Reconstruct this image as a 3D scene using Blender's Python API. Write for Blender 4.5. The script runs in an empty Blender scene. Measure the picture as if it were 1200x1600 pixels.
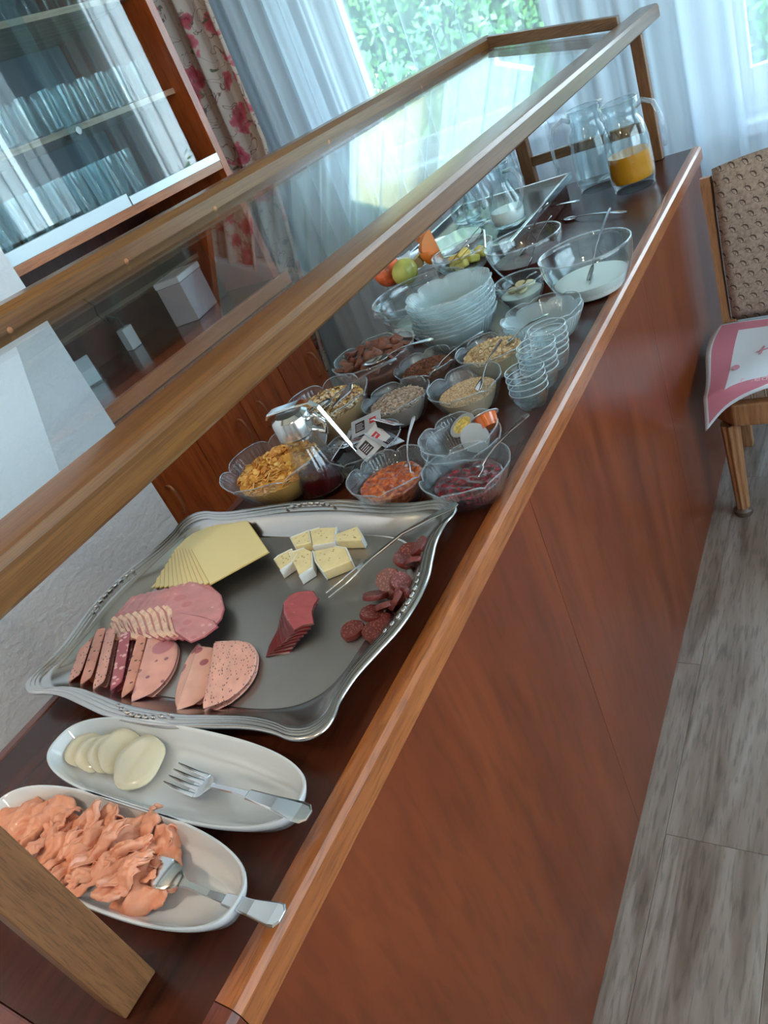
import bpy, math, random
from mathutils import Vector, Matrix, noise
random.seed(7)
PI = math.pi
sc = bpy.context.scene
COL = sc.collection

# ------------------------------------------------------------------ camera
CAM = Vector((0.46226, 0.0, 1.48))
YAW, PIT, ROL, FPX = 0.71196542, 0.51550547, -0.43460837, 1163.165
_f = Vector((-math.sin(YAW)*math.cos(PIT), math.cos(YAW)*math.cos(PIT), -math.sin(PIT)))
_r = _f.cross(Vector((0, 0, 1))).normalized(); _u = _r.cross(_f)
_r2 = _r*math.cos(ROL) + _u*math.sin(ROL); _u2 = -_r*math.sin(ROL) + _u*math.cos(ROL)
cd = bpy.data.cameras.new('camera'); cam = bpy.data.objects.new('camera', cd); COL.objects.link(cam)
cam.matrix_world = Matrix(((_r2.x, _u2.x, -_f.x, CAM.x), (_r2.y, _u2.y, -_f.y, CAM.y), (_r2.z, _u2.z, -_f.z, CAM.z), (0, 0, 0, 1)))
cd.sensor_fit = 'HORIZONTAL'; cd.sensor_width = 36.0; cd.lens = 36.0*FPX/1200.0
cd.clip_start = 0.02; cd.clip_end = 200
sc.camera = cam
TOP = 0.90   # height of the counter top

def ray(px, py):
    a, b = (px-600.0)/FPX, -(py-800.0)/FPX
    return _r2*a + _u2*b + _f
def P(px, py, z=0.0):            # the point of the picture ray at height z above the counter top
    d = ray(px, py); return CAM + d*((TOP+z-CAM.z)/d.z)
def PY(px, py, y):               # ... on the upright plane y
    d = ray(px, py); return CAM + d*(y/d.y)
def PX(px, py, x):
    d = ray(px, py); return CAM + d*((x-CAM.x)/d.x)

# ------------------------------------------------------------------ world, light, exposure
sc.view_settings.view_transform = 'Standard'; sc.view_settings.look = 'None'
sc.view_settings.gamma = 1.0; sc.view_settings.use_curve_mapping = False
sc.view_settings.exposure = 0.42
sc.cycles.max_bounces = 10; sc.cycles.transparent_max_bounces = 48
sc.cycles.diffuse_bounces = 5; sc.cycles.glossy_bounces = 5; sc.cycles.transmission_bounces = 6
sc.cycles.caustics_reflective = False; sc.cycles.caustics_refractive = False
sc.cycles.sample_clamp_indirect = 6.0
w = bpy.data.worlds.new('world'); sc.world = w; w.use_nodes = True
nt = w.node_tree; nt.nodes.clear()
_o = nt.nodes.new('ShaderNodeOutputWorld'); _b = nt.nodes.new('ShaderNodeBackground')
_tc = nt.nodes.new('ShaderNodeTexCoord'); _sp = nt.nodes.new('ShaderNodeSeparateXYZ'); _rp = nt.nodes.new('ShaderNodeValToRGB')
nt.links.new(_tc.outputs['Generated'], _sp.inputs[0]); nt.links.new(_sp.outputs['Z'], _rp.inputs[0])
_rp.color_ramp.elements[0].position = 0.0; _rp.color_ramp.elements[0].color = (0.80, 0.93, 1.0, 1)
_rp.color_ramp.elements[1].position = 0.8; _rp.color_ramp.elements[1].color = (0.50, 0.74, 1.0, 1)
nt.links.new(_rp.outputs[0], _b.inputs[0]); _b.inputs[1].default_value = 9.0
nt.links.new(_b.outputs[0], _o.inputs[0])

def light(name, kind, loc, rot, energy, color, size=(1, 1), portal=False):
    ld = bpy.data.lights.new(name, kind); ld.energy = energy; ld.color = color
    if kind == 'AREA':
        ld.shape = 'RECTANGLE'; ld.size, ld.size_y = size
        ld.cycles.is_portal = portal
    o = bpy.data.objects.new(name, ld); COL.objects.link(o); o.location = loc; o.rotation_euler = rot
    return o
# portals in the window openings guide the sky light in (they give off none of their own)
light('sky_portal', 'AREA', (-0.9, 3.16, 1.66), (-PI/2, 0, 0), 1, (1, 1, 1), (1.0, 1.25), True)
light('sky_portal', 'AREA', (0.85, 3.16, 1.6), (-PI/2, 0, 0), 1, (1, 1, 1), (1.7, 1.5), True)
light('sky_portal', 'AREA', (3.16, 0.5, 1.55), (0, PI/2, 0), 1, (1, 1, 1), (1.6, 3.4), True)
# the room's own warm ceiling lamps (their light; the lamp bodies are built further down)
LAMPS = [(-0.55, -0.35, 2.42), (1.3, -1.1, 2.42)]
for _l in LAMPS:
    ld = light('ceiling_lamp_light', 'POINT', (_l[0], _l[1], _l[2]-0.20), (0, 0, 0), 20, (1.0, 0.86, 0.70)); ld.data.shadow_soft_size = 0.07

# ------------------------------------------------------------------ materials
def lin(c):
    return tuple(((v/255.0)/12.92 if v <= 10 else (((v/255.0)+0.055)/1.055)**2.4) for v in c) + (1.0,)
def newmat(name):
    m = bpy.data.materials.new(name); m.use_nodes = True; t = m.node_tree; t.nodes.clear()
    out = t.nodes.new('ShaderNodeOutputMaterial')
    return m, t, out
def N(t, kind, **kw):
    n = t.nodes.new('ShaderNode'+kind)
    for k, v in kw.items():
        if k in n.inputs: n.inputs[k].default_value = v
        else: setattr(n, k, v)
    return n
def ramp(t, stops):
    r = t.nodes.new('ShaderNodeValToRGB'); e = r.color_ramp.elements
    while len(e) < len(stops): e.new(0.5)
    for i, (p, c) in enumerate(stops): e[i].position = p; e[i].color = c
    return r
def coords(t, scale=(1, 1, 1), rot=(0, 0, 0), kind='Object'):
    tc = N(t, 'TexCoord'); mp = N(t, 'Mapping'); mp.inputs['Scale'].default_value = scale; mp.inputs['Rotation'].default_value = rot
    t.links.new(tc.outputs[kind], mp.inputs[0]); return mp.outputs[0]
def bsdf(t, out, **kw):
    b = t.nodes.new('ShaderNodeBsdfPrincipled')
    for k, v in kw.items(): b.inputs[k].default_value = v
    t.links.new(b.outputs[0], out.inputs[0]); return b
def bump(t, b, h, strength=0.3, dist=0.002):
    n = N(t, 'Bump'); n.inputs['Strength'].default_value = strength; n.inputs['Distance'].default_value = dist
    t.links.new(h, n.inputs['Height']); t.links.new(n.outputs[0], b.inputs['Normal']); return n

def plain(name, rgb, rough=0.5, metal=0.0, var=0.0, nscale=20, bmp=0.0, bdist=0.002, coat=0.0, sss=0.0, sssc=None, spec=0.5, trans=0.0):
    m, t, out = newmat(name)
    b = bsdf(t, out, Roughness=rough, Metallic=metal)
    b.inputs['Base Color'].default_value = lin(rgb); b.inputs['Coat Weight'].default_value = coat
    b.inputs['Specular IOR Level'].default_value = spec
    if sss:
        b.inputs['Subsurface Weight'].default_value = sss; b.inputs['Subsurface Radius'].default_value = sssc or (.6, .3, .2); b.inputs['Subsurface Scale'].default_value = .006
    if var or bmp:
        v = coords(t); n = N(t, 'TexNoise'); n.inputs['Scale'].default_value = nscale; n.inputs['Detail'].default_value = 4
        t.links.new(v, n.inputs[0])
        if var:
            d = tuple(max(0, c*(1-var)) for c in rgb); l = tuple(min(255, c*(1+var)) for c in rgb)
            r = ramp(t, [(0.3, lin(d)), (0.7, lin(l))]); t.links.new(n.outputs[0], r.inputs[0]); t.links.new(r.outputs[0], b.inputs['Base Color'])
        if bmp: bump(t, b, n.outputs[0], bmp, bdist)
    return m

def wood(name, dark, mid, light_, axis='Y', scale=6.0, stretch=14.0, rough=0.35, coat=0.3, pores=0.35, bmp=0.08, knots=False, spec=0.5):
    m, t, out = newmat(name)
    s = {'X': (1, stretch, stretch), 'Y': (stretch, 1, stretch), 'Z': (stretch, stretch, 1)}[axis]
    b = bsdf(t, out, Roughness=rough); b.inputs['Coat Weight'].default_value = coat; b.inputs['Coat Roughness'].default_value = 0.12
    b.inputs['Specular IOR Level'].default_value = spec
    v = coords(t, s); inf = N(t, 'ObjectInfo')
    ad = N(t, 'VectorMath', operation='ADD'); sc_ = N(t, 'VectorMath', operation='SCALE'); cb = N(t, 'CombineXYZ')
    t.links.new(inf.outputs['Random'], cb.inputs[0]); t.links.new(inf.outputs['Random'], cb.inputs[1]); t.links.new(cb.outputs[0], sc_.inputs[0]); sc_.inputs['Scale'].default_value = 37.0
    t.links.new(v, ad.inputs[0]); t.links.new(sc_.outputs[0], ad.inputs[1])
    n = N(t, 'TexNoise'); n.inputs['Scale'].default_value = scale*0.35; n.inputs['Detail'].default_value = 5; n.inputs['Distortion'].default_value = 1.6
    t.links.new(ad.outputs[0], n.inputs[0])
    r = ramp(t, [(0.28, lin(dark)), (0.5, lin(mid)), (0.72, lin(light_))]); t.links.new(n.outputs[0], r.inputs[0])
    n2 = N(t, 'TexNoise'); n2.inputs['Scale'].default_value = scale*3.0; n2.inputs['Detail'].default_value = 3
    t.links.new(ad.outputs[0], n2.inputs[0])
    r2 = ramp(t, [(0.36, (1-pores,)*3+(1,)), (0.5, (1, 1, 1, 1))]); t.links.new(n2.outputs[0], r2.inputs[0])
    mx = N(t, 'MixRGB', blend_type='MULTIPLY'); mx.inputs[0].default_value = 1; t.links.new(r.outputs[0], mx.inputs[1]); t.links.new(r2.outputs[0], mx.inputs[2])
    last = mx.outputs[0]
    if knots:
        vv = coords(t, (5.0, 1.4, 1)); k = N(t, 'TexVoronoi'); k.inputs['Scale'].default_value = 0.9
        kd = N(t, 'TexNoise'); kd.inputs['Scale'].default_value = 6; t.links.new(vv, kd.inputs[0])
        ms = N(t, 'MixRGB', blend_type='MIX'); ms.inputs[0].default_value = 0.12; t.links.new(vv, ms.inputs[1]); t.links.new(kd.outputs['Color'], ms.inputs[2])
        t.links.new(ms.outputs[0], k.inputs[0])
        rk = ramp(t, [(0.0, (.25, .20, .17, 1)), (0.10, (.55, .5, .46, 1)), (0.15, (.8, .78, .76, 1)), (0.24, (1, 1, 1, 1))]); t.links.new(k.outputs['Distance'], rk.inputs[0])
        m3 = N(t, 'MixRGB', blend_type='MULTIPLY'); m3.inputs[0].default_value = .8; t.links.new(last, m3.inputs[1]); t.links.new(rk.outputs[0], m3.inputs[2]); last = m3.outputs[0]
    t.links.new(last, b.inputs['Base Color'])
    if bmp: bump(t, b, n2.outputs[0], bmp, 0.001)
    return m

def glass(name, tint=(0.93, 0.97, 0.97), rough=0.02, white=0.0, wcol=(0.75, 0.88, 0.92), ribs=0, noise_b=0.0, ior=1.45, boost=1.0):
    """thin-walled glass: clear transmission, Fresnel gloss, optionally a milky share"""
    m, t, out = newmat(name)
    tr = N(t, 'BsdfTransparent'); tr.inputs[0].default_value = tint + (1,)
    gl = N(t, 'BsdfGlossy'); gl.inputs['Roughness'].default_value = rough; gl.inputs[0].default_value = (1, 1, 1, 1)
    lw = N(t, 'LayerWeight'); lw.inputs[0].default_value = .5
    pw = N(t, 'Math', operation='POWER'); pw.inputs[1].default_value = 4.2; t.links.new(lw.outputs['Facing'], pw.inputs[0])
    f0 = ((ior-1)/(ior+1))**2
    fr = N(t, 'Math', operation='MULTIPLY_ADD', use_clamp=True); fr.inputs[1].default_value = 1-f0; fr.inputs[2].default_value = f0; t.links.new(pw.outputs[0], fr.inputs[0])
    src = tr.outputs[0]
    if white:
        df = N(t, 'BsdfDiffuse'); df.inputs[0].default_value = wcol + (1,); tl = N(t, 'BsdfTranslucent'); tl.inputs[0].default_value = wcol + (1,)
        a = N(t, 'MixShader'); a.inputs[0].default_value = .5; t.links.new(df.outputs[0], a.inputs[1]); t.links.new(tl.outputs[0], a.inputs[2])
        b2 = N(t, 'MixShader'); b2.inputs[0].default_value = white; t.links.new(src, b2.inputs[1]); t.links.new(a.outputs[0], b2.inputs[2]); src = b2.outputs[0]
    mx = N(t, 'MixShader'); 
    if boost != 1.0:
        mu = N(t, 'Math', operation='MULTIPLY', use_clamp=True); mu.inputs[1].default_value = boost; t.links.new(fr.outputs[0], mu.inputs[0]); t.links.new(mu.outputs[0], mx.inputs[0])
    else: t.links.new(fr.outputs[0], mx.inputs[0])
    t.links.new(src, mx.inputs[1]); t.links.new(gl.outputs[0], mx.inputs[2])
    t.links.new(mx.outputs[0], out.inputs[0])
    if ribs or noise_b:
        bn = N(t, 'Bump'); bn.inputs['Strength'].default_value = 0.8; bn.inputs['Distance'].default_value = 0.002
        if ribs:
            tc = N(t, 'TexCoord'); g = N(t, 'SeparateXYZ'); t.links.new(tc.outputs['Object'], g.inputs[0]); g2_ = N(t, 'Math', operation='ARCTAN2'); t.links.new(g.outputs[1], g2_.inputs[0]); t.links.new(g.outputs[0], g2_.inputs[1])
            mu = N(t, 'Math', operation='MULTIPLY'); mu.inputs[1].default_value = ribs; t.links.new(g2_.outputs[0], mu.inputs[0])
            sn = N(t, 'Math', operation='SINE'); t.links.new(mu.outputs[0], sn.inputs[0]); t.links.new(sn.outputs[0], bn.inputs['Height'])
            bn.inputs['Distance'].default_value = 0.0004
        else:
            v = coords(t); n = N(t, 'TexNoise'); n.inputs['Scale'].default_value = noise_b; t.links.new(v, n.inputs[0]); t.links.new(n.outputs[0], bn.inputs['Height'])
        t.links.new(bn.outputs[0], gl.inputs['Normal']); t.links.new(bn.outputs[0], lw.inputs['Normal'])
    return m

def sheer(name, trans=0.5, rgb=(235, 242, 246), fine=900):
    m, t, out = newmat(name)
    tr = N(t, 'BsdfTransparent'); df = N(t, 'BsdfDiffuse'); tl = N(t, 'BsdfTranslucent')
    df.inputs[0].default_value = lin(rgb); tl.inputs[0].default_value = lin(rgb)
    a = N(t, 'MixShader'); a.inputs[0].default_value = .55; t.links.new(df.outputs[0], a.inputs[1]); t.links.new(tl.outputs[0], a.inputs[2])
    lw = N(t, 'LayerWeight'); lw.inputs[0].default_value = .35
    r = ramp(t, [(0.0, (1-trans,)*3+(1,)), (1.0, (1, 1, 1, 1))]); t.links.new(lw.outputs['Facing'], r.inputs[0])
    b = N(t, 'MixShader'); t.links.new(r.outputs[0], b.inputs[0]); t.links.new(tr.outputs[0], b.inputs[1]); t.links.new(a.outputs[0], b.inputs[2])
    t.links.new(b.outputs[0], out.inputs[0]); return m

def speckled(name, base, spot, scale=90, thr=0.16, stretch=(1, 2.2, 1), rough=0.38, mottled=None, sss=0.25):
    m, t, out = newmat(name)
    b = bsdf(t, out, Roughness=rough); b.inputs['Subsurface Weight'].default_value = sss; b.inputs['Subsurface Scale'].default_value = .004
    v = coords(t, stretch); n0 = N(t, 'TexNoise'); n0.inputs['Scale'].default_value = 30; t.links.new(v, n0.inputs[0])
    r0 = ramp(t, [(0.3, lin(tuple(c*.93 for c in base))), (0.7, lin(tuple(min(255, c*1.04) for c in base)))]); t.links.new(n0.outputs[0], r0.inputs[0])
    vo = N(t, 'TexVoronoi'); vo.inputs['Scale'].default_value = scale; t.links.new(v, vo.inputs[0])
    r1 = ramp(t, [(thr, (1, 1, 1, 1)), (thr+.05, (0, 0, 0, 1))]); t.links.new(vo.outputs['Distance'], r1.inputs[0])
    sel = N(t, 'Math', operation='GREATER_THAN'); sel.inputs[1].default_value = .45; sx = N(t, 'SeparateColor'); t.links.new(vo.outputs['Color'], sx.inputs[0]); t.links.new(sx.outputs[0], sel.inputs[0])
    mu = N(t, 'Math', operation='MULTIPLY'); t.links.new(r1.outputs[0], mu.inputs[0]); t.links.new(sel.outputs[0], mu.inputs[1])
    mx = N(t, 'MixRGB'); t.links.new(mu.outputs[0], mx.inputs[0]); t.links.new(r0.outputs[0], mx.inputs[1]); mx.inputs[2].default_value = lin(spot)
    last = mx.outputs[0]
    if mottled:
        v2 = N(t, 'TexVoronoi'); v2.inputs['Scale'].default_value = mottled[1]; t.links.new(v, v2.inputs[0])
        r2 = ramp(t, [(mottled[2], (1, 1, 1, 1)), (mottled[2]+.04, (0, 0, 0, 1))]); t.links.new(v2.outputs['Distance'], r2.inputs[0])
        m2 = N(t, 'MixRGB'); t.links.new(r2.outputs[0], m2.inputs[0]); t.links.new(last, m2.inputs[1]); m2.inputs[2].default_value = lin(mottled[0]); last = m2.outputs[0]
    t.links.new(last, b.inputs['Base Color'])
    return m

# ------------------------------------------------------------------ mesh builder
class MB:
    def __init__(s): s.v = []; s.f = []; s.mi = []
    def add(s, vs, fs, mi=0, mat=None):
        o = len(s.v)
        s.v += [tuple(mat @ Vector(v)) if mat is not None else tuple(v) for v in vs]
        for f in fs: s.f.append(tuple(i+o for i in f)); s.mi.append(mi)
        return s
    def box(s, x0, x1, y0, y1, z0, z1, mi=0, mat=None):
        return s.add([(x0, y0, z0), (x1, y0, z0), (x1, y1, z0), (x0, y1, z0), (x0, y0, z1), (x1, y0, z1), (x1, y1, z1), (x0, y1, z1)],
              [(0, 3, 2, 1), (4, 5, 6, 7), (0, 1, 5, 4), (1, 2, 6, 5), (2, 3, 7, 6), (3, 0, 4, 7)], mi, mat)
    def prism(s, pts, z0, z1, mi=0, mat=None, side=None):
        n = len(pts)
        ar = sum(pts[i][0]*pts[(i+1) % n][1]-pts[(i+1) % n][0]*pts[i][1] for i in range(n))
        if ar < 0: pts = list(reversed(pts))
        z0f = z0 if callable(z0) else (lambda x, y: z0); z1f = z1 if callable(z1) else (lambda x, y: z1)
        vs = [(p[0], p[1], z0f(p[0], p[1])) for p in pts] + [(p[0], p[1], z1f(p[0], p[1])) for p in pts]
        s.add(vs, [tuple(reversed(range(n))), tuple(range(n, 2*n))], mi, mat)
        o = len(s.v)-2*n
        for i in range(n):
            j = (i+1) % n; s.f.append((o+i, o+j, o+n+j, o+n+i)); s.mi.append(mi if side is None else side)
        return s
    def extr(s, prof, axis, a, b, mi=0, mat=None):
        """profile (2D) pushed along an axis: axis 'Y' -> profile is (x,z); 'X' -> (y,z); 'Z' -> (x,y)"""
        n = len(prof)
        def q(p, t): return {'Y': (p[0], t, p[1]), 'X': (t, p[0], p[1]), 'Z': (p[0], p[1], t)}[axis]
        vs = [q(p, a) for p in prof]+[q(p, b) for p in prof]
        fs = [tuple(range(n)), tuple(reversed(range(n, 2*n)))]+[(i, i+n, (i+1) % n+n, (i+1) % n) for i in range(n)]
        return s.add(vs, fs, mi, mat)
    def lathe(s, prof, seg=32, cx=0, cy=0, mi=0, mat=None, rf=None, zf=None, close=False):
        vs = []; n = len(prof)
        for k in range(seg):
            a = 2*PI*k/seg; c, d = math.cos(a), math.sin(a)
            for i, (r, z) in enumerate(prof):
                R = r*(rf(a, i/(n-1), r, z) if rf else 1); Z = zf(a, i/(n-1), r, z) if zf else z
                vs.append((cx+R*c, cy+R*d, Z))
        fs = []
        for k in range(seg):
            l = (k+1) % seg
            for i in range(n-1 if not close else n):
                j = (i+1) % n
                fs.append((k*n+i, l*n+i, l*n+j, k*n+j))
        return s.add(vs, fs, mi, mat)
    def tube(s, path, r, seg=8, mi=0, mat=None, closed=False, cap=True):
        pts = [Vector(p) for p in path]; n = len(pts); vs = []; up = Vector((0, 0, 1)); prev = None
        for i, p in enumerate(pts):
            t = (pts[min(i+1, n-1)]-pts[max(i-1, 0)])
            if closed: t = pts[(i+1) % n]-pts[i-1]
            t.normalize()
            u = prev if prev is not None else (up if abs(t.z) < .9 else Vector((1, 0, 0)))
            a = (u-t*u.dot(t)).normalized(); b = t.cross(a); prev = a
            R = r(i/(n-1)) if callable(r) else r
            for k in range(seg):
                an = 2*PI*k/seg; vs.append(p+a*math.cos(an)*R+b*math.sin(an)*R)
        fs = []
        for i in range(n if closed else n-1):
            j = (i+1) % n
            for k in range(seg): fs.append((i*seg+k, i*seg+(k+1) % seg, j*seg+(k+1) % seg, j*seg+k))
        if not closed and cap: fs += [tuple(reversed(range(seg))), tuple(range((n-1)*seg, n*seg))]
        return s.add(vs, fs, mi, mat)
    def strip(s, path, side=(0, 1, 0), mi=0, mat=None):
        """path: (x,y,z,width,thickness) rows; a flat bar whose width lies along side"""
        S = Vector(side); n = len(path); vs = []
        for i, p in enumerate(path):
            a = Vector(path[min(i+1, n-1)][:3])-Vector(path[max(i-1, 0)][:3]); a.normalize()
            sd = (S-a*S.dot(a)).normalized(); up = sd.cross(a)*-1; c = Vector(p[:3]); w, h = p[3]/2, p[4]/2
            vs += [c+sd*w+up*h*.3, c+sd*w*.7+up*h, c-sd*w*.7+up*h, c-sd*w+up*h*.3, c-sd*w*.8-up*h, c+sd*w*.8-up*h]
        fs = []
        for i in range(n-1):
            for k in range(6): fs.append((i*6+k, i*6+(k+1) % 6, (i+1)*6+(k+1) % 6, (i+1)*6+k))
        fs += [tuple(reversed(range(6))), tuple(range((n-1)*6, n*6))]
        return s.add(vs, fs, mi, mat)
    def grid(s, fn, nu, nv, mi=0, mat=None, closeu=False):
        vs = [fn(i/(nu-1 if not closeu else nu), j/(nv-1)) for i in range(nu) for j in range(nv)]; fs = []
        for i in range(nu if closeu else nu-1):
            k = (i+1) % nu
            for j in range(nv-1): fs.append((i*nv+j, k*nv+j, k*nv+j+1, i*nv+j+1))
        return s.add(vs, fs, mi, mat)
    def build(s, name, mat, parent=None, smooth=False, bevel=0, loc=None, solid=0, kind=None, sub=0):
        me = bpy.data.meshes.new(name); me.from_pydata([tuple(v) for v in s.v], [], s.f)
        for m in (mat if isinstance(mat, (list, tuple)) else [mat]): me.materials.append(m)
        for p, i in zip(me.polygons, s.mi): p.material_index = i; p.use_smooth = bool(smooth)
        me.update()
        if smooth and smooth != 'all':
            me.set_sharp_from_angle(angle=math.radians(38 if smooth is True else smooth))
        o = bpy.data.objects.new(name, me); COL.objects.link(o)
        if parent is not None: o.parent = parent
        if loc is not None: o.location = loc
        if bevel:
            b = o.modifiers.new('bevel', 'BEVEL'); b.width = bevel; b.segments = 2; b.limit_method = 'ANGLE'; b.angle_limit = math.radians(40)
        if solid:
            b = o.modifiers.new('solid', 'SOLIDIFY'); b.thickness = solid; b.offset = 0
        if sub:
            b = o.modifiers.new('sub', 'SUBSURF'); b.levels = sub; b.render_levels = sub
        if kind: o['kind'] = kind
        return o
def tag(o, label, cat, group=None, kind=None):
    o['label'] = label; o['category'] = cat
    if group: o['group'] = group
    if kind: o['kind'] = kind
    return o
def thing(name, label, cat, loc=(0, 0, 0), rz=0, group=None):
    o = bpy.data.objects.new(name, None); COL.objects.link(o); o.location = loc; o.rotation_euler = (0, 0, rz); o.empty_display_size = .03
    return tag(o, label, cat, group)
def dup(o, parent=None):
    c = o.copy(); COL.objects.link(c); c.parent = parent
    for ch in list(o.children): dup(ch, c)
    return c
ORD = 'first second third fourth fifth sixth seventh eighth ninth tenth eleventh twelfth thirteenth fourteenth fifteenth sixteenth seventeenth eighteenth nineteenth twentieth twenty-first twenty-second twenty-third twenty-fourth twenty-fifth twenty-sixth twenty-seventh'.split()
def rnd(a, b): return random.uniform(a, b)
# ------------------------------------------------------------------ material library
M = {}
M['plaster'] = plain('white_plaster', (222, 228, 236), .9, bmp=.9, nscale=55, bdist=.006)
M['wall'] = plain('wall_paint', (205, 208, 212), .85, bmp=.15, nscale=120)
M['ceil'] = plain('ceiling_paint', (236, 228, 216), .9)
M['floorw'] = wood('grey_oak_plank', (108, 90, 78), (138, 122, 111), (160, 147, 138), 'Y', 5.0, 9, .40, .15, .30, .10, knots=True)
M['seam'] = plain('floor_underlay', (40, 34, 30), .9)
M['mahog'] = wood('dark_mahogany_top', (48, 19, 10), (64, 27, 14), (78, 34, 18), 'Y', 4.0, 9, .27, .0, .2, .02, spec=.28)
M['cherry'] = wood('cherry_front', (98, 40, 15), (111, 48, 19), (125, 57, 25), 'Z', 3.2, 6, .30, .12, .18, .02, spec=.35)
M['edge'] = wood('oak_edge', (134, 70, 30), (158, 88, 42), (176, 104, 54), 'Y', 8.0, 14, .32, .4, .35, .05)
M['edgedark'] = wood('dark_edge', (84, 30, 14), (102, 40, 20), (118, 50, 26), 'Y', 8.0, 14, .35, .3, .3, .05)
M['guard'] = wood('oak_rail', (96, 60, 26), (114, 73, 33), (127, 85, 41), 'Y', 5.0, 60, .28, .25, .28, .08, spec=.4)
M['guardz'] = wood('oak_post', (104, 68, 42), (118, 78, 48), (128, 87, 55), 'Z', 16.0, 14, .45, .1, .30, .10, spec=.3)
M['guardx'] = wood('oak_crossbar', (80, 52, 28), (104, 70, 38), (122, 86, 50), 'X', 9.0, 18, .42, .15, .5, .12)
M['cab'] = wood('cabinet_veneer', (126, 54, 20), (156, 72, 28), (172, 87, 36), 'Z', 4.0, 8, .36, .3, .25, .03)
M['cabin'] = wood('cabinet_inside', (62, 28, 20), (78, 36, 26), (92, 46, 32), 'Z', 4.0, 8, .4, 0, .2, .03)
M['cabback'] = plain('cabinet_back', (88, 84, 92), .7)
M['cabedge'] = wood('cabinet_edge', (150, 84, 44), (176, 104, 60), (190, 120, 76), 'Y', 6.0, 14, .3, .4, .2, .03)
M['shelf'] = wood('shelf_board', (150, 110, 86), (172, 130, 104), (186, 146, 120), 'Y', 6.0, 14, .5, 0, .15, .02)
M['dark_laminate'] = wood('dark_worktop', (58, 24, 14), (78, 34, 20), (92, 42, 26), 'Y', 4.0, 9, .22, .5, .2, .02)
M['alu'] = plain('aluminium', (214, 224, 230), .35, .6)
M['brass'] = plain('bronze_handle', (168, 110, 74), .3, .6)
M['steel'] = plain('steel', (205, 205, 205), .16, 1.0)
M['silver'] = plain('silver_tray', (190, 184, 180), .22, 1.0, bmp=.02, nscale=8)
M['silverwell'] = plain('silver_tray_well', (176, 168, 162), .42, 1.0, var=.05, bmp=.02, nscale=6)
M['chrome'] = plain('chrome', (225, 228, 230), .07, 1.0)
M['porcelain'] = plain('porcelain', (206, 207, 208), .12, coat=.6)
M['whiteplastic'] = plain('white_plastic', (225, 228, 232), .4)
M['greybox'] = plain('grey_card', (176, 170, 176), .6)
M['black'] = plain('black_plastic', (18, 18, 20), .4)
M['sheer'] = sheer('sheer_voile', .60, (222, 234, 242))
M['sheer_dense'] = sheer('sheer_voile_gathered', .20, (222, 234, 242))
M['glass'] = glass('clear_glass', (.955, .98, .98), .01)
M['tumbler'] = glass('tumbler_glass', (.95, .965, .97), .05, white=.02, boost=1.5)
M['pane'] = glass('pane_glass', (.93, .97, .98), .0)
M['cabpane'] = glass('cabinet_pane', (.86, .95, .97), .0, ior=1.6)
M['bowl'] = glass('ribbed_glass', (.93, .95, .955), .06, white=.022, wcol=(.78, .84, .9), ribs=64, boost=.8)
M['bowlrim'] = glass('glass_rim', (.85, .88, .9), .08, white=.22, wcol=(.85, .9, .94), boost=2.0)  # whitened so the lip's bright highlight is in the colour
M['frost'] = glass('frosted_ribbed_glass', (.94, .975, .98), .16, white=.30, wcol=(.86, .97, .99), ribs=60)
M['thick'] = glass('thick_glass', (.92, .965, .97), .02, boost=1.3)
M['ring'] = glass('ringed_glass', (.97, .985, .99), .02, boost=.7)
M['cuprim'] = glass('cup_rim_glass', (.8, .88, .9), .05, white=.55, wcol=(.88, .97, 1.0), boost=2.0)  # strong white share paints the bright ring glint onto the cup rims

# ------------------------------------------------------------------ room shell
def struct(o, label=None):
    o['kind'] = 'structure'
    if label: o['label'] = label
    return o
struct(MB().box(-2.2, 3.2, -2.8, 3.16, -.06, -.006).build('floor', M['seam']), 'grey oak plank floor')
floor = bpy.data.objects['floor']
pm = MB().box(.0003, .1997, .0003, 1.2497, -.012, 0)
first = pm.build('plank', M['floorw'], floor, bevel=.0008)
k = 0
for ix in range(-10, 16):
    x0 = .053 + ix*.2
    off = .849 - 1.25*2 if ix == 0 else .849 - 1.25*2 - 1.25*(((ix*0.37) % 1.0))
    for iy in range(-1, 6):
        y0 = off + iy*1.25
        if x0 > 3.05 or y0 > 3.1 or y0 < -2.75 or x0 < -2.1 or y0+1.25 > 4.2: continue
        o = first if k == 0 else first.copy()
        if k: COL.objects.link(o); o.parent = floor
        o.location = (x0, y0, 0); k += 1
struct(MB().box(-2.2, 3.2, -2.8, 3.16, 2.62, 2.7).build('ceiling', M['ceil']), 'cream ceiling')
w = MB()
W1 = (-1.37, -.45, 1.04, 2.26); W2 = (-.04, 1.75, .84, 2.3)
w.box(-2.2, W1[0], 3.0, 3.16, 0, 2.62); w.box(W1[1], W2[0], 3.0, 3.16, 0, 2.62); w.box(W2[1], 3.2, 3.0, 3.16, 0, 2.62)
w.box(W1[0], W1[1], 3.0, 3.16, 0, W1[2]); w.box(W1[0], W1[1], 3.0, 3.16, W1[3], 2.62)
w.box(W2[0], W2[1], 3.0, 3.16, 0, W2[2]); w.box(W2[0], W2[1], 3.0, 3.16, W2[3], 2.62)
struct(w.build('wall_back', M['wall']), 'white window wall')
struct(MB().box(-2.2, -1.515, -2.8, 1.312, 0, 2.62).box(-2.2, -2.04, 1.312, 3.0, 0, 2.62).build('wall_left', M['plaster']), 'white rough plaster wall')
w = MB().box(3.0, 3.16, -2.8, -1.2, 0, 2.62).box(3.0, 3.16, 2.2, 3.0, 0, 2.62).box(3.0, 3.16, -1.2, 2.2, 0, .75).box(3.0, 3.16, -1.2, 2.2, 2.35, 2.62)
struct(w.build('wall_right', M['wall']), 'white side wall')
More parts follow.
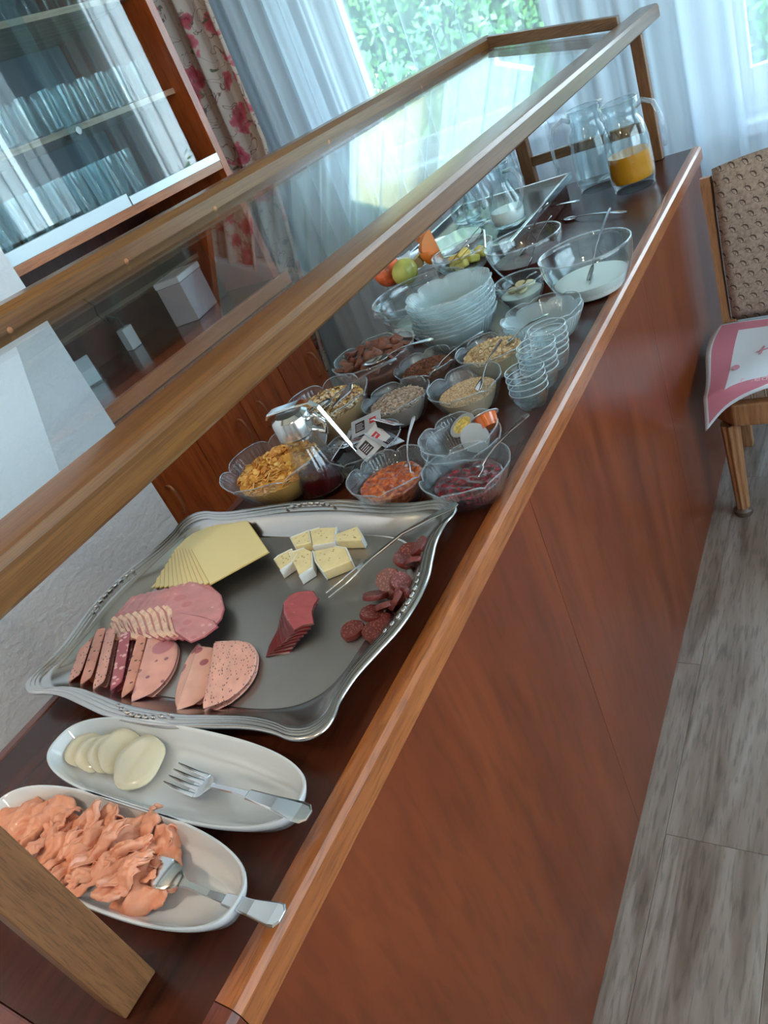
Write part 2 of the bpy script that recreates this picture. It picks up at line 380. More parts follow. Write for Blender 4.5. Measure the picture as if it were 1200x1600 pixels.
struct(MB().box(-2.2, 3.2, -2.9, -2.8, 0, 2.62).build('wall_front', M['wall']), 'wall behind the viewer')

def window(name, x0, x1, z0, z1, sash, mull, y=3.05):
    fr = MB()
    fr.box(x0, x0+.05, y, y+.06, z0, z1).box(x1-.05, x1, y, y+.06, z0, z1).box(x0+.05, x1-.05, y, y+.06, z0, z0+.05).box(x0+.05, x1-.05, y, y+.06, z1-.05, z1)
    f = fr.build(name, M['whiteplastic'], bevel=.003); struct(f)
    xs = [x0+.05]+[m for m in mull]+[x1-.05]
    for i in range(len(xs)-1):
        a, b = xs[i], xs[i+1]; s = sash
        q = MB().box(a, a+s, y+.005, y+.055, z0+.05, z1-.05).box(b-s, b, y+.005, y+.055, z0+.05, z1-.05).box(a+s, b-s, y+.005, y+.055, z0+.05, z0+.05+s).box(a+s, b-s, y+.005, y+.055, z1-.05-s, z1-.05)
        q.build('window_sash', M['whiteplastic'], f, bevel=.003)
        MB().box(a+s, b-s, y+.028, y+.034, z0+.05+s, z1-.05-s).build('pane', M['pane'], f)
    MB().box(x0-.04, x1+.04, 2.90, y+.001, z0-.035, z0+.004).build('window_sill', M['whiteplastic'], f, bevel=.004)
    return f
window('window_1', *W1, .03, [])
window('window_2', *W2, .09, [.86])
fr = MB(); x = 3.05
fr.box(x, x+.06, -1.2, -1.14, .75, 2.35).box(x, x+.06, 2.14, 2.2, .75, 2.35).box(x, x+.06, -1.14, 2.14, .75, .81).box(x, x+.06, -1.14, 2.14, 2.29, 2.35)
for yy in (-.1, 1.0): fr.box(x, x+.06, yy, yy+.07, .81, 2.29)
f3 = struct(fr.build('window_3', M['whiteplastic'], bevel=.003))
MB().box(x+.028, x+.034, -1.14, 2.14, .81, 2.29).build('pane', M['pane'], f3)

# outside: lawn, hedge, trees, a pale yellow house
struct(MB().box(-30, 25, 3.3, 40, -.5, -.4).build('ground', plain('lawn', (88, 120, 60), .95, var=.3, nscale=3)), 'lawn outside')
leafm = plain('leaf_green', (66, 122, 56), .6, var=.45, nscale=2.2); leafl = plain('leaf_light', (112, 164, 84), .6, var=.3, nscale=3); leafd = plain('leaf_dark', (34, 74, 36), .7, var=.3, nscale=3)
def foliage(name, boxes, n, size, mats, parent=None):
    m = MB()
    for k in range(n):
        c, r = random.choice(boxes)
        while True:
            q = Vector((rnd(-1, 1), rnd(-1, 1), rnd(-1, 1)))
            if .45 < q.length < 1: break
        p = Vector(c)+Vector((q.x*r[0], q.y*r[1], q.z*r[2])); s = size*rnd(.6, 1.3)
        a = Vector((rnd(-1, 1), rnd(-1, 1), rnd(-1, 1))).normalized(); b = a.orthogonal().normalized()
        m.add([p-a*s, p-b*s*.5, p+a*s, p+b*s*.5], [(0, 1, 2, 3)], random.choice((0, 0, 1, 2)))
    for c, r in boxes:
        m.grid(lambda u, v: (c[0]+r[0]*.62*math.cos(u*2*PI)*math.sin(v*PI), c[1]+r[1]*.62*math.sin(u*2*PI)*math.sin(v*PI), c[2]+r[2]*.62*math.cos(v*PI)), 12, 8, 2, closeu=True)
    return m.build(name, mats, parent)
hb = [((x+rnd(-.1, .1), 7.6, .45+rnd(-.05, .05)), (.75, .6, 1.12)) for x in [-9+.75*i for i in range(17)]]
tag(foliage('hedge', hb, 17000, .055, [leafm, leafl, leafd]), 'clipped green hedge in the garden outside the window', 'hedge', kind='stuff')
for (px, yy, zz, rr, lab) in [(500, 9.5, 2.7, 1.6, 'leafy light green tree above the hedge left of the sky gap'), (610, 10.5, 2.6, 1.15, 'bushy tree beside the sky gap above the hedge'), (905, 9.6, 2.2, 1.0, 'small tree behind the hedge seen at the far window edge')]:
    q = PY(px, 20, yy)
    t = thing('garden_tree', lab, 'tree', (q.x, yy, -.4))
    foliage('crown', [((0, 0, zz), (rr, rr*.8, rr*.9)), ((rr*.6, .2, zz-.6), (rr*.7, rr*.6, rr*.6)), ((-rr*.7, 0, zz-.3), (rr*.7, rr*.6, rr*.6))], 9000, .055, [leafl, leafm, leafd], t)
    MB().tube([(0, 0, 0), (.05, 0, 1.2), (0, 0, zz)], .09, 8).build('trunk', plain('bark', (84, 66, 50), .9), t, smooth=True)
t = thing('backdrop_house', 'pale grey house added beyond the hedge to dim the reflected sky', 'house', (-2.2, 19, -.4))  # invented house, added to dim the sky mirrored in the guard glass
MB().box(-4.8, 5.5, 0, 7, 0, 10.5).build('wall', plain('grey_render', (158, 164, 166), .9), t)
MB().extr([(-5.2, 10.5), (5.9, 10.5), (.3, 13.5)], 'Y', -.4, 7.4).build('roof', plain('grey_tile', (110, 104, 104), .8, var=.2, nscale=9), t)
for xx in (-3, 0, 3):
    for zz in (4.2, 7.4):
        f = MB().box(xx-.6, xx+.6, -.06, 0, zz, zz+1.5).build('window_frame', M['whiteplastic'], t); MB().box(xx-.5, xx+.5, -.08, -.06, zz+.1, zz+1.4).build('pane', M['pane'], f)
t = thing('backdrop_house', 'pale yellow rendered house standing beyond the hedge', 'house', (-12.2, 15, -.4))
ym = plain('yellow_render', (206, 186, 134), .9)
MB().box(-4.5, 4.5, 0, 6, 0, 9.5).build('wall', ym, t)
MB().extr([(-5, 9.5), (5, 9.5), (0, 12.7)], 'Y', -.4, 6.4).build('roof', plain('roof_tile', (150, 84, 62), .8, var=.2, nscale=9), t)
for xx in (-3, -1, 1, 3):
    f = MB().box(xx-.5, xx+.5, -.06, 0, 2.6, 4.0).build('window_frame', M['whiteplastic'], t); MB().box(xx-.4, xx+.4, -.08, -.06, 2.7, 3.9).build('pane', M['pane'], f)

# ------------------------------------------------------------------ curtains
def curtain(name, label, mat, x0, x1, y, z0, z1, folds, amp, group=None, hem=None, seed=0, nx=None, xf=None, parent=None):
    nx = nx or int(folds*10)+20; rs = random.Random(seed); ph = [rs.uniform(-.5, .5) for _ in range(60)]
    def fn(u, v):
        z = z1+(z0(u) if callable(z0) else z0)*0 + ((z0(u) if callable(z0) else z0)-z1)*v
        a = u*folds*2*PI + ph[int(u*folds) % 60]*1.2 + .9*math.sin(u*7+seed)
        yy = y + amp*(.45+.55*v)*math.sin(a)+.35*amp*math.sin(2.1*a+v*1.3)
        x = x0+(x1-x0)*u + .35*amp*math.cos(a)
        if xf: x = xf(x, z, u)
        return (x, yy, z)
    m = MB().grid(fn, nx, 9)
    o = m.build(name, mat, parent, smooth='all')
    return tag(o, label, 'curtain', group)
curtain('sheer_curtain', 'dense white sheer curtain gathered beside the floral drape', M['sheer_dense'], -1.98, -1.36, 2.80, .25, 2.42, 6, .035, seed=1)
curtain('sheer_curtain', 'white see-through sheer curtain hanging before the garden window', M['sheer'], -1.42, -.42, 2.80, .22, 2.42, 9, .026, seed=2)
curtain('sheer_curtain', 'white sheer curtain on the wall between the two windows', M['sheer_dense'], -.44, .10, 2.835, .30, 2.42, 4.5, .022, seed=3)
curtain('sheer_curtain', 'short sheer curtain with a scalloped hem over the window behind the chair', M['sheer'], .07, 1.85, 2.80, lambda u: .80-.05*abs(math.sin(u*PI*6+.6)), 2.42, 14, .02, seed=5)
curtain('sheer_curtain', 'white sheer curtain at the side window behind the viewer', M['sheer'], -1.3, 2.3, 0, .3, 2.42, 24, .025, seed=6)
_c = bpy.data.objects['sheer_curtain.004']; _c.rotation_euler = (0, 0, PI/2); _c.location = (2.88, 0, 0)
rodm = plain('white_rail', (230, 230, 228), .4)
tag(MB().box(-2.0, 2.0, 2.79, 2.83, 2.42, 2.45).build('curtain_rail', rodm), 'white curtain rail along the top of the window wall', 'rail')
tag(MB().box(2.86, 2.90, -1.35, 2.35, 2.42, 2.45).build('curtain_rail', rodm), 'white curtain rail over the side window', 'rail')

# floral drape
m, t, out = newmat('floral_print'); b = bsdf(t, out, Roughness=.85)
v = coords(t, (1, 1, 1)); nz = N(t, 'TexNoise'); nz.inputs['Scale'].default_value = 11; nz.inputs['Detail'].default_value = 3
vm = N(t, 'MixRGB', blend_type='LINEAR_LIGHT'); vm.inputs[0].default_value = .11; t.links.new(v, nz.inputs[0]); t.links.new(v, vm.inputs[1]); t.links.new(nz.outputs['Color'], vm.inputs[2])
vo = N(t, 'TexVoronoi'); vo.inputs['Scale'].default_value = 8.5; t.links.new(vm.outputs[0], vo.inputs[0])
flower = ramp(t, [(0.0, lin((96, 28, 44))), (.12, lin((164, 58, 74))), (.34, lin((196, 106, 118))), (.42, lin((196, 184, 174)))])
t.links.new(vo.outputs['Distance'], flower.inputs[0])
sx = N(t, 'SeparateColor'); t.links.new(vo.outputs['Color'], sx.inputs[0]); gt = N(t, 'Math', operation='GREATER_THAN'); gt.inputs[1].default_value = .25; t.links.new(sx.outputs[0], gt.inputs[0])
a = N(t, 'MixRGB'); a.inputs[1].default_value = lin((196, 184, 174)); t.links.new(gt.outputs[0], a.inputs[0]); t.links.new(flower.outputs[0], a.inputs[2])
v2 = N(t, 'TexVoronoi'); v2.inputs['Scale'].default_value = 17; t.links.new(vm.outputs[0], v2.inputs[0])
lf = ramp(t, [(.20, (1, 1, 1, 1)), (.26, (0, 0, 0, 1))]); t.links.new(v2.outputs['Distance'], lf.inputs[0]); s2 = N(t, 'SeparateColor'); t.links.new(v2.outputs['Color'], s2.inputs[0])
g2 = N(t, 'Math', operation='GREATER_THAN'); g2.inputs[1].default_value = .45; t.links.new(s2.outputs[1], g2.inputs[0]); mu = N(t, 'Math', operation='MULTIPLY'); t.links.new(lf.outputs[0], mu.inputs[0]); t.links.new(g2.outputs[0], mu.inputs[1])
lc = ramp(t, [(0, lin((92, 104, 74))), (.5, lin((110, 96, 110))), (1, lin((140, 140, 90)))]); t.links.new(s2.outputs[0], lc.inputs[0])
a2 = N(t, 'MixRGB'); t.links.new(mu.outputs[0], a2.inputs[0]); t.links.new(a.outputs[0], a2.inputs[1]); t.links.new(lc.outputs[0], a2.inputs[2])
sw = N(t, 'TexNoise'); sw.inputs['Scale'].default_value = 7; sw.inputs['Distortion'].default_value = 2.5; t.links.new(v, sw.inputs[0])
sr = ramp(t, [(.485, (0, 0, 0, 1)), (.497, (1, 1, 1, 1)), (.503, (1, 1, 1, 1)), (.515, (0, 0, 0, 1))]); t.links.new(sw.outputs[0], sr.inputs[0])
a3 = N(t, 'MixRGB'); t.links.new(sr.outputs[0], a3.inputs[0]); t.links.new(a2.outputs[0], a3.inputs[1]); a3.inputs[2].default_value = lin((128, 96, 88))
t.links.new(a3.outputs[0], b.inputs['Base Color']); M['floral'] = m
def sweep(x, z, u):
    right = -1.60 + (z-1.3)*.20 if z < 1.35 else -1.59+(z-1.35)*.02
    right = max(right, -1.86)
    return -2.02 + (right+2.02)*u
curtain('floral_curtain', 'heavy cream drape with red flowers hanging beside the glass cabinet', M['floral'], -2.02, -1.62, 2.70, .3, 2.42, 4, .03, seed=4, xf=sweep, nx=90)
BT = TOP+.014   # top of the back worktop
# ------------------------------------------------------------------ glass-fronted wall cabinet
CX0, CX1, CY0, CY1 = -2.035, -1.55, 1.315, 2.362
cb = thing('display_cabinet', 'wooden wall cabinet with sliding glass doors full of glasses', 'cabinet', (0, 0, 0))
MB().box(CX0, CX1, CY1-.035, CY1, BT, 2.5).build('side_panel', M['cab'], cb, bevel=.0015)
MB().box(CX0, CX1, CY0, CY0+.02, TOP+.445, 2.5).build('side_panel', M['cab'], cb)
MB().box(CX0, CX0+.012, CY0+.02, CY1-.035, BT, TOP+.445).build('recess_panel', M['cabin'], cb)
MB().box(CX0, CX0+.012, CY0+.02, CY1-.035, TOP+.475, 2.46).build('back_panel', M['cabback'], cb)
MB().box(CX0, CX1, CY0+.02, CY1-.035, TOP+.445, TOP+.473).build('bottom_board', M['cabedge'], cb, bevel=.001)
MB().box(CX0, CX1, CY0+.02, CY1-.035, 2.46, 2.5).build('top_board', M['cab'], cb)
for z in (1.622, 1.92, 2.20):
    MB().box(CX0+.012, -1.605, CY0+.02, CY1-.035, z, z+.018).build('shelf', M['shelf'], cb, bevel=.001)
MB().box(-1.60, -1.552, CY0+.02, 1.843, TOP+.473, TOP+.512).box(-1.585, -1.548, 1.845, CY1-.035, TOP+.473, TOP+.500).build('sliding_track', M['alu'], cb, bevel=.001)
d = MB().box(-1.592, -1.588, CY0+.02, 1.845, TOP+.50, 2.455).build('glass_door', M['cabpane'], cb)
d = MB().box(-1.566, -1.562, 1.765, 2.225, TOP+.497, 2.455).build('glass_door', M['cabpane'], cb)
MB().lathe([(0, 0), (.011, 0), (.011, .004), (0, .004)], 16, mat=Matrix.Translation((-1.562, 1.80, 1.62)) @ Matrix.Rotation(PI/2, 4, 'Y')).build('finger_pull', M['chrome'], d, smooth=True)

# glasses on the shelves
tum = MB().lathe([(0, 0), (.024, 0), (.026, .004), (.033, .115), (.0315, .115), (.0245, .008), (0, .008)], 14)
gt_ = tum.build('tumbler', M['tumbler'], smooth=True); tall = MB().lathe([(0, 0), (.022, 0), (.023, .004), (.030, .155), (.0285, .155), (.021, .010), (0, .010)], 14).build('tall_glass', M['tumbler'], smooth=True)
stem = MB().lathe([(0, .003), (.030, .0), (.031, .002), (.006, .006), (.004, .02), (.004, .07), (.018, .085), (.034, .12), (.030, .17), (.0285, .17), (.032, .12), (.016, .088), (0, .08)], 14).build('wine_glass', M['tumbler'], smooth=True)
shelves = [(TOP+.4745, tall, 'tall clear glass on the cabinet floor', 'tall glasses on the cabinet floor', 1.37, 2.06, .080),
           (1.6405, gt_, 'clear tumbler on the lower cabinet shelf', 'tumblers on the lower cabinet shelf', 1.38, 2.28, .086),
           (1.9385, stem, 'wine glass on the upper cabinet shelf', 'wine glasses on the upper cabinet shelf', 1.41, 2.27, .088)]
used = set()
for z, src, lab, grp, y0, y1, st in shelves:
    n = int((y1-y0)/st)+1
    for q in range(n):
        for row, xr in (('front', -1.66), ('back', -1.80)):
            o = src if src.name not in used else src.copy()
            if src.name in used: COL.objects.link(o)
            used.add(src.name)
            o.location = (xr+rnd(-.004, .004), y0+q*st+rnd(-.003, .003), z); tag(o, f'{lab}, {ORD[n-1-q]} from the right in the {row} row', 'glass', grp)
# cups with gold rims at the foot of the cabinet and a few decanters at its right
for k in range(4):
    o = MB().lathe([(0, 0), (.02, 0), (.035, .03), (.04, .055), (.038, .055), (.033, .03), (.018, .004), (0, .004)], 16).build('brown_cup', plain('brown_glaze', (92, 60, 34), .2), smooth=True) if k == 0 else o.copy()
    if k: COL.objects.link(o)
    o.location = (-1.952, 1.55+k*.1, TOP+.4745); tag(o, 'brown glazed cup behind the tall glasses in the cabinet', 'cup', 'brown cups behind the tall glasses')

# base cabinet, worktop, doors
bc = thing('base_cabinet', 'cherry wood base cabinet with arched door handles behind the buffet', 'cabinet')
MB().box(CX0, -1.575, CY0, 2.385, .09, TOP-.037).box(CX0+.02, -1.62, CY0, 2.385, 0.001, .09).build('body', M['cab'], bc)
ys = [1.318, 1.583, 1.852, 2.118, 2.383]
for i in range(4):
    d = MB().box(-1.574, -1.553, ys[i]+.0015, ys[i+1]-.0015, .10, TOP-.045).build('door', M['cab'], bc, bevel=.0012)
    hy = ys[i+1]-.06 if i % 2 == 0 else ys[i]+.06
    if i == 1: hy = ys[i+1]-.055
    if i == 2: hy = ys[i]+.075
    if i == 0: hy = ys[0]+.06
    if i == 3: hy = ys[4]-.06
    pts = [(-1.553+.03*math.sin(a)**.6 if 0 < a < PI else -1.553, hy, .53+.055*math.cos(a)) for a in [PI*q/14 for q in range(15)]]
    MB().tube(pts, .005, 8).build('handle', M['brass'], d, smooth=True)
tag(MB().box(CX0, -1.565, CY0, 2.405, TOP-.036, BT-.0005).box(-1.565, -1.54, CY0, 2.405, TOP-.036, BT, 1).build('back_worktop', [M['dark_laminate'], M['cabedge']], bevel=.001), 'dark worktop with orange wooden edge under the glass cabinet', 'worktop')

# things on the back worktop
t = thing('storage_box', 'light grey lidded box standing on the back worktop', 'box', (-1.80, 2.10, BT), .25)
MB().box(-.055, .055, -.09, .09, 0, .15).build('box_body', M['greybox'], t, bevel=.003)
MB().box(-.058, .058, -.093, .093, .151, .175).build('lid', M['whiteplastic'], t, bevel=.004)
t = thing('power_adapter', 'small white power adapter by the recess wall', 'adapter', (-1.955, 1.872, BT), .1)
MB().box(-.018, .018, -.028, .028, 0, .085).build('adapter_body', M['whiteplastic'], t, bevel=.004)
MB().tube([(.0, .0, .085), (-.01, .01, .12), (-.03, -.02, .15), (.0, -.05, .12), (-.02, -.06, .17), (-.04, -.03, .20), (-.05, -.06, .25), (-.055, -.05, .30)], .004, 6).build('cable', M['black'], t, smooth=True)
t = thing('card_holder', 'white card in a clear stand next to the plaster wall edge', 'card stand', (-1.86, 1.56, BT), -.25)
MB().box(-.004, .004, -.035, .035, .004, .10).build('card', M['whiteplastic'], t)
MB().box(-.03, .03, -.04, .04, 0, .004).box(.006, .009, -.04, .04, .004, .16).build('clear_stand', M['glass'], t)
t = thing('coffee_grinder', 'dark appliance in shadow at the end of the back worktop', 'appliance', (-1.88, 2.24, BT))
MB().box(-.09, .09, -.06, .06, 0, .30).build('appliance_body', M['black'], t, bevel=.01)
MB().lathe([(0, .30), (.05, .30), (.06, .37), (.055, .375), (0, .375)], 20).build('hopper', M['black'], t, smooth=True)

# ------------------------------------------------------------------ buffet counter
bf = thing('buffet_counter', 'long cherry wood buffet counter with dark top', 'counter')
MB().box(-.558, -.020, .022, 2.548, TOP-.03, TOP).build('worktop', M['mahog'], bf)
stripp = [(-.020, TOP-.042), (.002, TOP-.042), (.006, TOP-.036), (.006, TOP-.006), (.001, TOP), (-.004, TOP+.0015), (-.018, TOP+.0015), (-.020, TOP+.0008)]
MB().extr(stripp, 'Y', .098, 2.55).build('edge_strip', M['edge'], bf, smooth=25)
MB().extr(stripp, 'Y', .0, .097).build('corner_strip', M['edgedark'], bf, smooth=25)
MB().box(-.578, -.021, .0, .0215, TOP-.042, TOP+.001).build('end_strip', M['edgedark'], bf, bevel=.003)
MB().box(-.578, -.5585, .022, 2.55, TOP-.042, TOP+.001).build('back_strip', M['edgedark'], bf, bevel=.003)
for i, (a, b_) in enumerate([(.03, .86), (.861, 1.70), (1.701, 2.54)]):
    MB().box(-.022, -.002, a, b_, 0.0, TOP-.043).build('front_panel', M['cherry'], bf)
MB().box(-.555, -.023, .03, .05, 0.0, TOP-.043).build('end_panel', M['cherry'], bf)
MB().box(-.555, -.023, 2.52, 2.54, 0.0, TOP-.043).build('end_panel', M['cherry'], bf)
MB().box(-.555, -.535, .051, 2.519, 0.0, TOP-.043).build('rear_panel', M['cab'], bf)

# ------------------------------------------------------------------ sneeze guard
sg = thing('sneeze_guard', 'oak framed glass guard raised over the buffet food', 'guard')
T = TOP
MB().extr([(-.095, T+.348), (-.095, T+.374), (-.098, T+.382), (-.104, T+.384), (-.148, T+.388), (-.151, T+.384), (-.151, T+.352), (-.145, T+.344), (-.099, T+.344)], 'Y', .02, 2.79).build('front_rail', M['guard'], sg, smooth=20)
MB().extr([(-.530, T+.448), (-.530, T+.482), (-.540, T+.493), (-.568, T+.495), (-.575, T+.489), (-.575, T+.448)], 'Y', .02, 2.55).build('back_rail', M['guard'], sg, smooth=20)
def sloped(y, nm):
    m = MB(); n = []
    for x, z in ((-.152, T+.392), (-.530, T+.474)): n += [(x, y, z-.016), (x, y+.035, z-.016), (x, y+.035, z+.016), (x, y, z+.016)]
    m.add(n, [(0, 1, 2, 3), (7, 6, 5, 4), (0, 4, 5, 1), (1, 5, 6, 2), (2, 6, 7, 3), (3, 7, 4, 0)]); return m.build(nm, M['guardx'], sg, bevel=.002)
sloped(2.512, 'end_rail'); sloped(.05, 'end_rail')
m = MB(); m.add([(-.152, .09, T+.366), (-.152, 2.51, T+.366), (-.530, 2.51, T+.456), (-.530, .09, T+.456), (-.152, .09, T+.371), (-.152, 2.51, T+.371), (-.530, 2.51, T+.461), (-.530, .09, T+.461)],
  [(0, 1, 2, 3), (7, 6, 5, 4), (0, 4, 5, 1), (1, 5, 6, 2), (2, 6, 7, 3), (3, 7, 4, 0)]); m.build('glass_pane', M['pane'], sg)
MB().box(-.127, -.095, .057, .098, T+.001, T+.343).build('post', M['guardz'], sg, bevel=.002)
MB().box(-.570, -.538, .057, .098, T+.001, T+.447).build('post', M['guardz'], sg, bevel=.002)
MB().box(-.130, -.098, 2.512, 2.545, T+.001, T+.343).build('post', M['guardz'], sg, bevel=.002)
MB().box(-.535, -.495, 2.512, 2.545, T+.001, T+.27).build('post', M['guardz'], sg, bevel=.002)
MB().box(-.494, -.131, 2.518, 2.540, T+.090, T+.120).build('crossbar', M['guardx'], sg, bevel=.002)
for yy in (.60, .84, 1.08, 1.5, 2.0):
    MB().lathe([(0, 0), (.0035, 0), (.0045, .0008), (0, .001)], 10, mat=Matrix.Translation((-.5302, yy, T+.462)) @ Matrix.Rotation(PI/2, 4, 'Y')).build('screw_cap', M['brass'], sg)

# ------------------------------------------------------------------ chair with towel
m, t, out = newmat('leaf_motif_fabric'); b = bsdf(t, out, Roughness=.9)
tc = N(t, 'TexCoord'); mp = N(t, 'Mapping'); mp.inputs['Scale'].default_value = (30, 30, 30); t.links.new(tc.outputs['UV'], mp.inputs[0])
sx = N(t, 'SeparateXYZ'); t.links.new(mp.outputs[0], sx.inputs[0])
def shifted(dx, dy):
    md = N(t, 'MixRGB')  # stagger every other row
    fl = N(t, 'Math', operation='FLOOR'); t.links.new(sx.outputs[1], fl.inputs[0]); hf = N(t, 'Math', operation='MULTIPLY'); hf.inputs[1].default_value = .5; t.links.new(fl.outputs[0], hf.inputs[0])
    ax = N(t, 'Math', operation='ADD'); t.links.new(sx.outputs[0], ax.inputs[0]); t.links.new(hf.outputs[0], ax.inputs[1])
    fx = N(t, 'Math', operation='FRACT'); t.links.new(ax.outputs[0], fx.inputs[0]); fy = N(t, 'Math', operation='FRACT'); t.links.new(sx.outputs[1], fy.inputs[0])
    a = N(t, 'Math', operation='SUBTRACT'); a.inputs[1].default_value = .5+dx; t.links.new(fx.outputs[0], a.inputs[0]); c = N(t, 'Math', operation='SUBTRACT'); c.inputs[1].default_value = .5+dy; t.links.new(fy.outputs[0], c.inputs[0])
    cv = N(t, 'CombineXYZ'); t.links.new(a.outputs[0], cv.inputs[0]); t.links.new(c.outputs[0], cv.inputs[1]); ln = N(t, 'VectorMath', operation='LENGTH'); t.links.new(cv.outputs[0], ln.inputs[0]); return ln.outputs['Value']
d1, d2, d3 = shifted(0, 0), shifted(-.07, -.09), shifted(.16, -.1)
def less(a, v):
    n = N(t, 'Math', operation='LESS_THAN'); n.inputs[1].default_value = v; t.links.new(a, n.inputs[0]); return n.outputs[0]
def grt(a, v):
    n = N(t, 'Math', operation='GREATER_THAN'); n.inputs[1].default_value = v; t.links.new(a, n.inputs[0]); return n.outputs[0]
mu = N(t, 'Math', operation='MULTIPLY'); t.links.new(less(d1, .30), mu.inputs[0]); t.links.new(grt(d2, .29), mu.inputs[1])
nb = N(t, 'TexNoise'); nb.inputs['Scale'].default_value = 120; t.links.new(tc.outputs['Object'], nb.inputs[0])
base = ramp(t, [(.3, lin((140, 120, 106))), (.7, lin((172, 152, 136)))]); t.links.new(nb.outputs[0], base.inputs[0])
x1 = N(t, 'MixRGB'); t.links.new(mu.outputs[0], x1.inputs[0]); t.links.new(base.outputs[0], x1.inputs[1]); x1.inputs[2].default_value = lin((76, 62, 54))
d4 = shifted(.30, .22); rg = N(t, 'Math', operation='SUBTRACT'); rg.inputs[1].default_value = .42; t.links.new(d4, rg.inputs[0]); ab = N(t, 'Math', operation='ABSOLUTE'); t.links.new(rg.outputs[0], ab.inputs[0])
x15 = N(t, 'MixRGB'); t.links.new(less(ab.outputs[0], .022), x15.inputs[0]); t.links.new(x1.outputs[0], x15.inputs[1]); x15.inputs[2].default_value = lin((98, 80, 70)); x1 = x15
x2 = N(t, 'MixRGB'); t.links.new(less(d3, .07), x2.inputs[0]); t.links.new(x1.outputs[0], x2.inputs[1]); x2.inputs[2].default_value = lin((186, 160, 140))
t.links.new(x2.outputs[0], b.inputs['Base Color']); M['chairfab'] = m
M['chairw'] = wood('chair_beech', (132, 88, 56), (158, 110, 74), (176, 128, 90), 'Z', 8, 12, .4, .2, .25, .04)
ch = thing('upholstered_chair', 'wooden chair with leaf-patterned brown upholstery beside the counter end', 'chair', (.265, 1.885, 0))
def uvbox(o, ax=(0, 2), s=1.0):
    me = o.data; uv = me.uv_layers.new(name='uv')
    for lp in me.loops:
        co = me.vertices[lp.vertex_index].co; uv.data[lp.index].uv = (co[ax[0]]*s, co[ax[1]]*s)
def oct_(x0, x1, y0, y1, c): return [(x0, y0+c), (x0+c, y0), (x1-c, y0), (x1, y0+c), (x1, y1), (x0, y1)]
MB().prism(oct_(-.222, .222, 0, .42, .06), .318, .385).build('seat_frame', M['chairw'], ch, bevel=.005)
o = MB().prism(oct_(-.212, .212, .012, .40, .05), .386, .44).build('seat', M['chairfab'], ch, bevel=.018); uvbox(o, (0, 1))
for s in (-1, 1):
    def fl(u, v):
        a = u*2*PI; z = .317-(.317-.026)*v; r = .026-.007*v; r *= 1+.09*math.cos(8*a); return (s*.178+r*math.cos(a)*.9, .03+r*math.sin(a), z)
    l = MB().grid(fl, 48, 6, closeu=True).build('leg', M['chairw'], ch, smooth='all')
    MB().lathe([(0, .0), (.022, 0), (.026, .006), (.026, .018), (.018, .026), (0, .026)], 20, s*.178, .03).build('foot_cap', plain('dark_foot', (92, 74, 66), .4), l, smooth=True)
    MB().add([(s*.205-.016, .385, 0), (s*.205+.016, .385, 0), (s*.205+.016, .42, 0), (s*.205-.016, .42, 0), (s*.205-.018, .395, .45), (s*.205+.018, .395, .45), (s*.205+.018, .425, .45), (s*.205-.018, .425, .45)],
       [(0, 3, 2, 1), (4, 5, 6, 7), (0, 1, 5, 4), (1, 2, 6, 5), (2, 3, 7, 6), (3, 0, 4, 7)]).build('leg', M['chairw'], ch, bevel=.003)
    m = MB()
    m.strip([(s*.215, .41, .44, .024, .03), (s*.216, .415, .60, .024, .03), (s*.217, .425, .76, .026, .03), (s*.219, .432, .845, .034, .034), (s*.219, .434, .868, .030, .03)], side=(1, 0, 0))
    m.build('back_post', M['chairw'], ch)
def bk(u, v):   # padded back panel, rounded at the top
    x = (-.198+.396*u); zt = .905-.018*(2*u-1)**2
    if v < .5: z = .445+(zt-.445)*(v*2); y = .400+.02*(z-.44)/.46 - .012*math.sin(PI*v*2)**.5 if 0 < v < .5 else .405+.02*(z-.44)/.46
    else: z = zt-(zt-.445)*((v-.5)*2); y = .438+.02*(z-.44)/.46
    if abs(v-.5) < .03: y = .42
    return (x, y, z)
o = MB().grid(bk, 16, 33).build('backrest', M['chairfab'], ch, smooth='all', solid=.004); uvbox(o, (0, 2))

tw = tag(bpy.data.objects.new('seat_towel', None), 'white towel with pink border spread over the chair seat', 'towel')
bpy.data.objects.remove(tw)
L = .396
def tow(u, v):
    hang = .004+.088*math.exp(-(u/.15)**1.4)+.006*math.sin(u*9)
    s = v*(L+hang); x = .045+.43*u; dx = .02*math.exp(-(u/.05))*v
    if s < L-.012: y = 2.262-s; z = .4490+.0018*math.sin(u*14+v*5)
    else:
        e = s-(L-.012); y = 2.262-(L-.012)-min(e, .014)*1.0-.010*min(1, e/.05); z = .4490-max(0, e-.010)*.96
    lx = max(0, .07-u*.43*1.0)/.07
    z -= .030*lx**2*max(0, (v-.35))*1.5; x -= .012*lx*(math.sin(v*6)+1.2)
    return (x, y, z)
tm = MB().grid(tow, 41, 45)
nf = 0
for i in range(40):
    for j in range(44):
        u, v = (i+.5)/40, (j+.5)/44; e = min(u*.43, (1-u)*.43, v*.44, (1-v)*.48)
        tm.mi[nf] = 0 if e < .011 else (1 if e < .058 else 0); nf += 1
tw = tm.build('seat_towel', [plain('towel_white', (214, 220, 228), .95, bmp=.5, nscale=400, bdist=.001), plain('towel_pink', (198, 122, 140), .95, bmp=.5, nscale=400, bdist=.001)], smooth='all', solid=.003)
tag(tw, 'white towel with pink border spread over the chair seat', 'towel')
pk = plain('towel_print_light', (228, 180, 192), .95); pd = plain('towel_print_pink', (196, 132, 150), .95)
fc = bpy.data.curves.new('towel_lettering', 'FONT'); fc.body = 'Mied'; fc.size = .034; fc.extrude = .0003; fc.materials.append(pk)
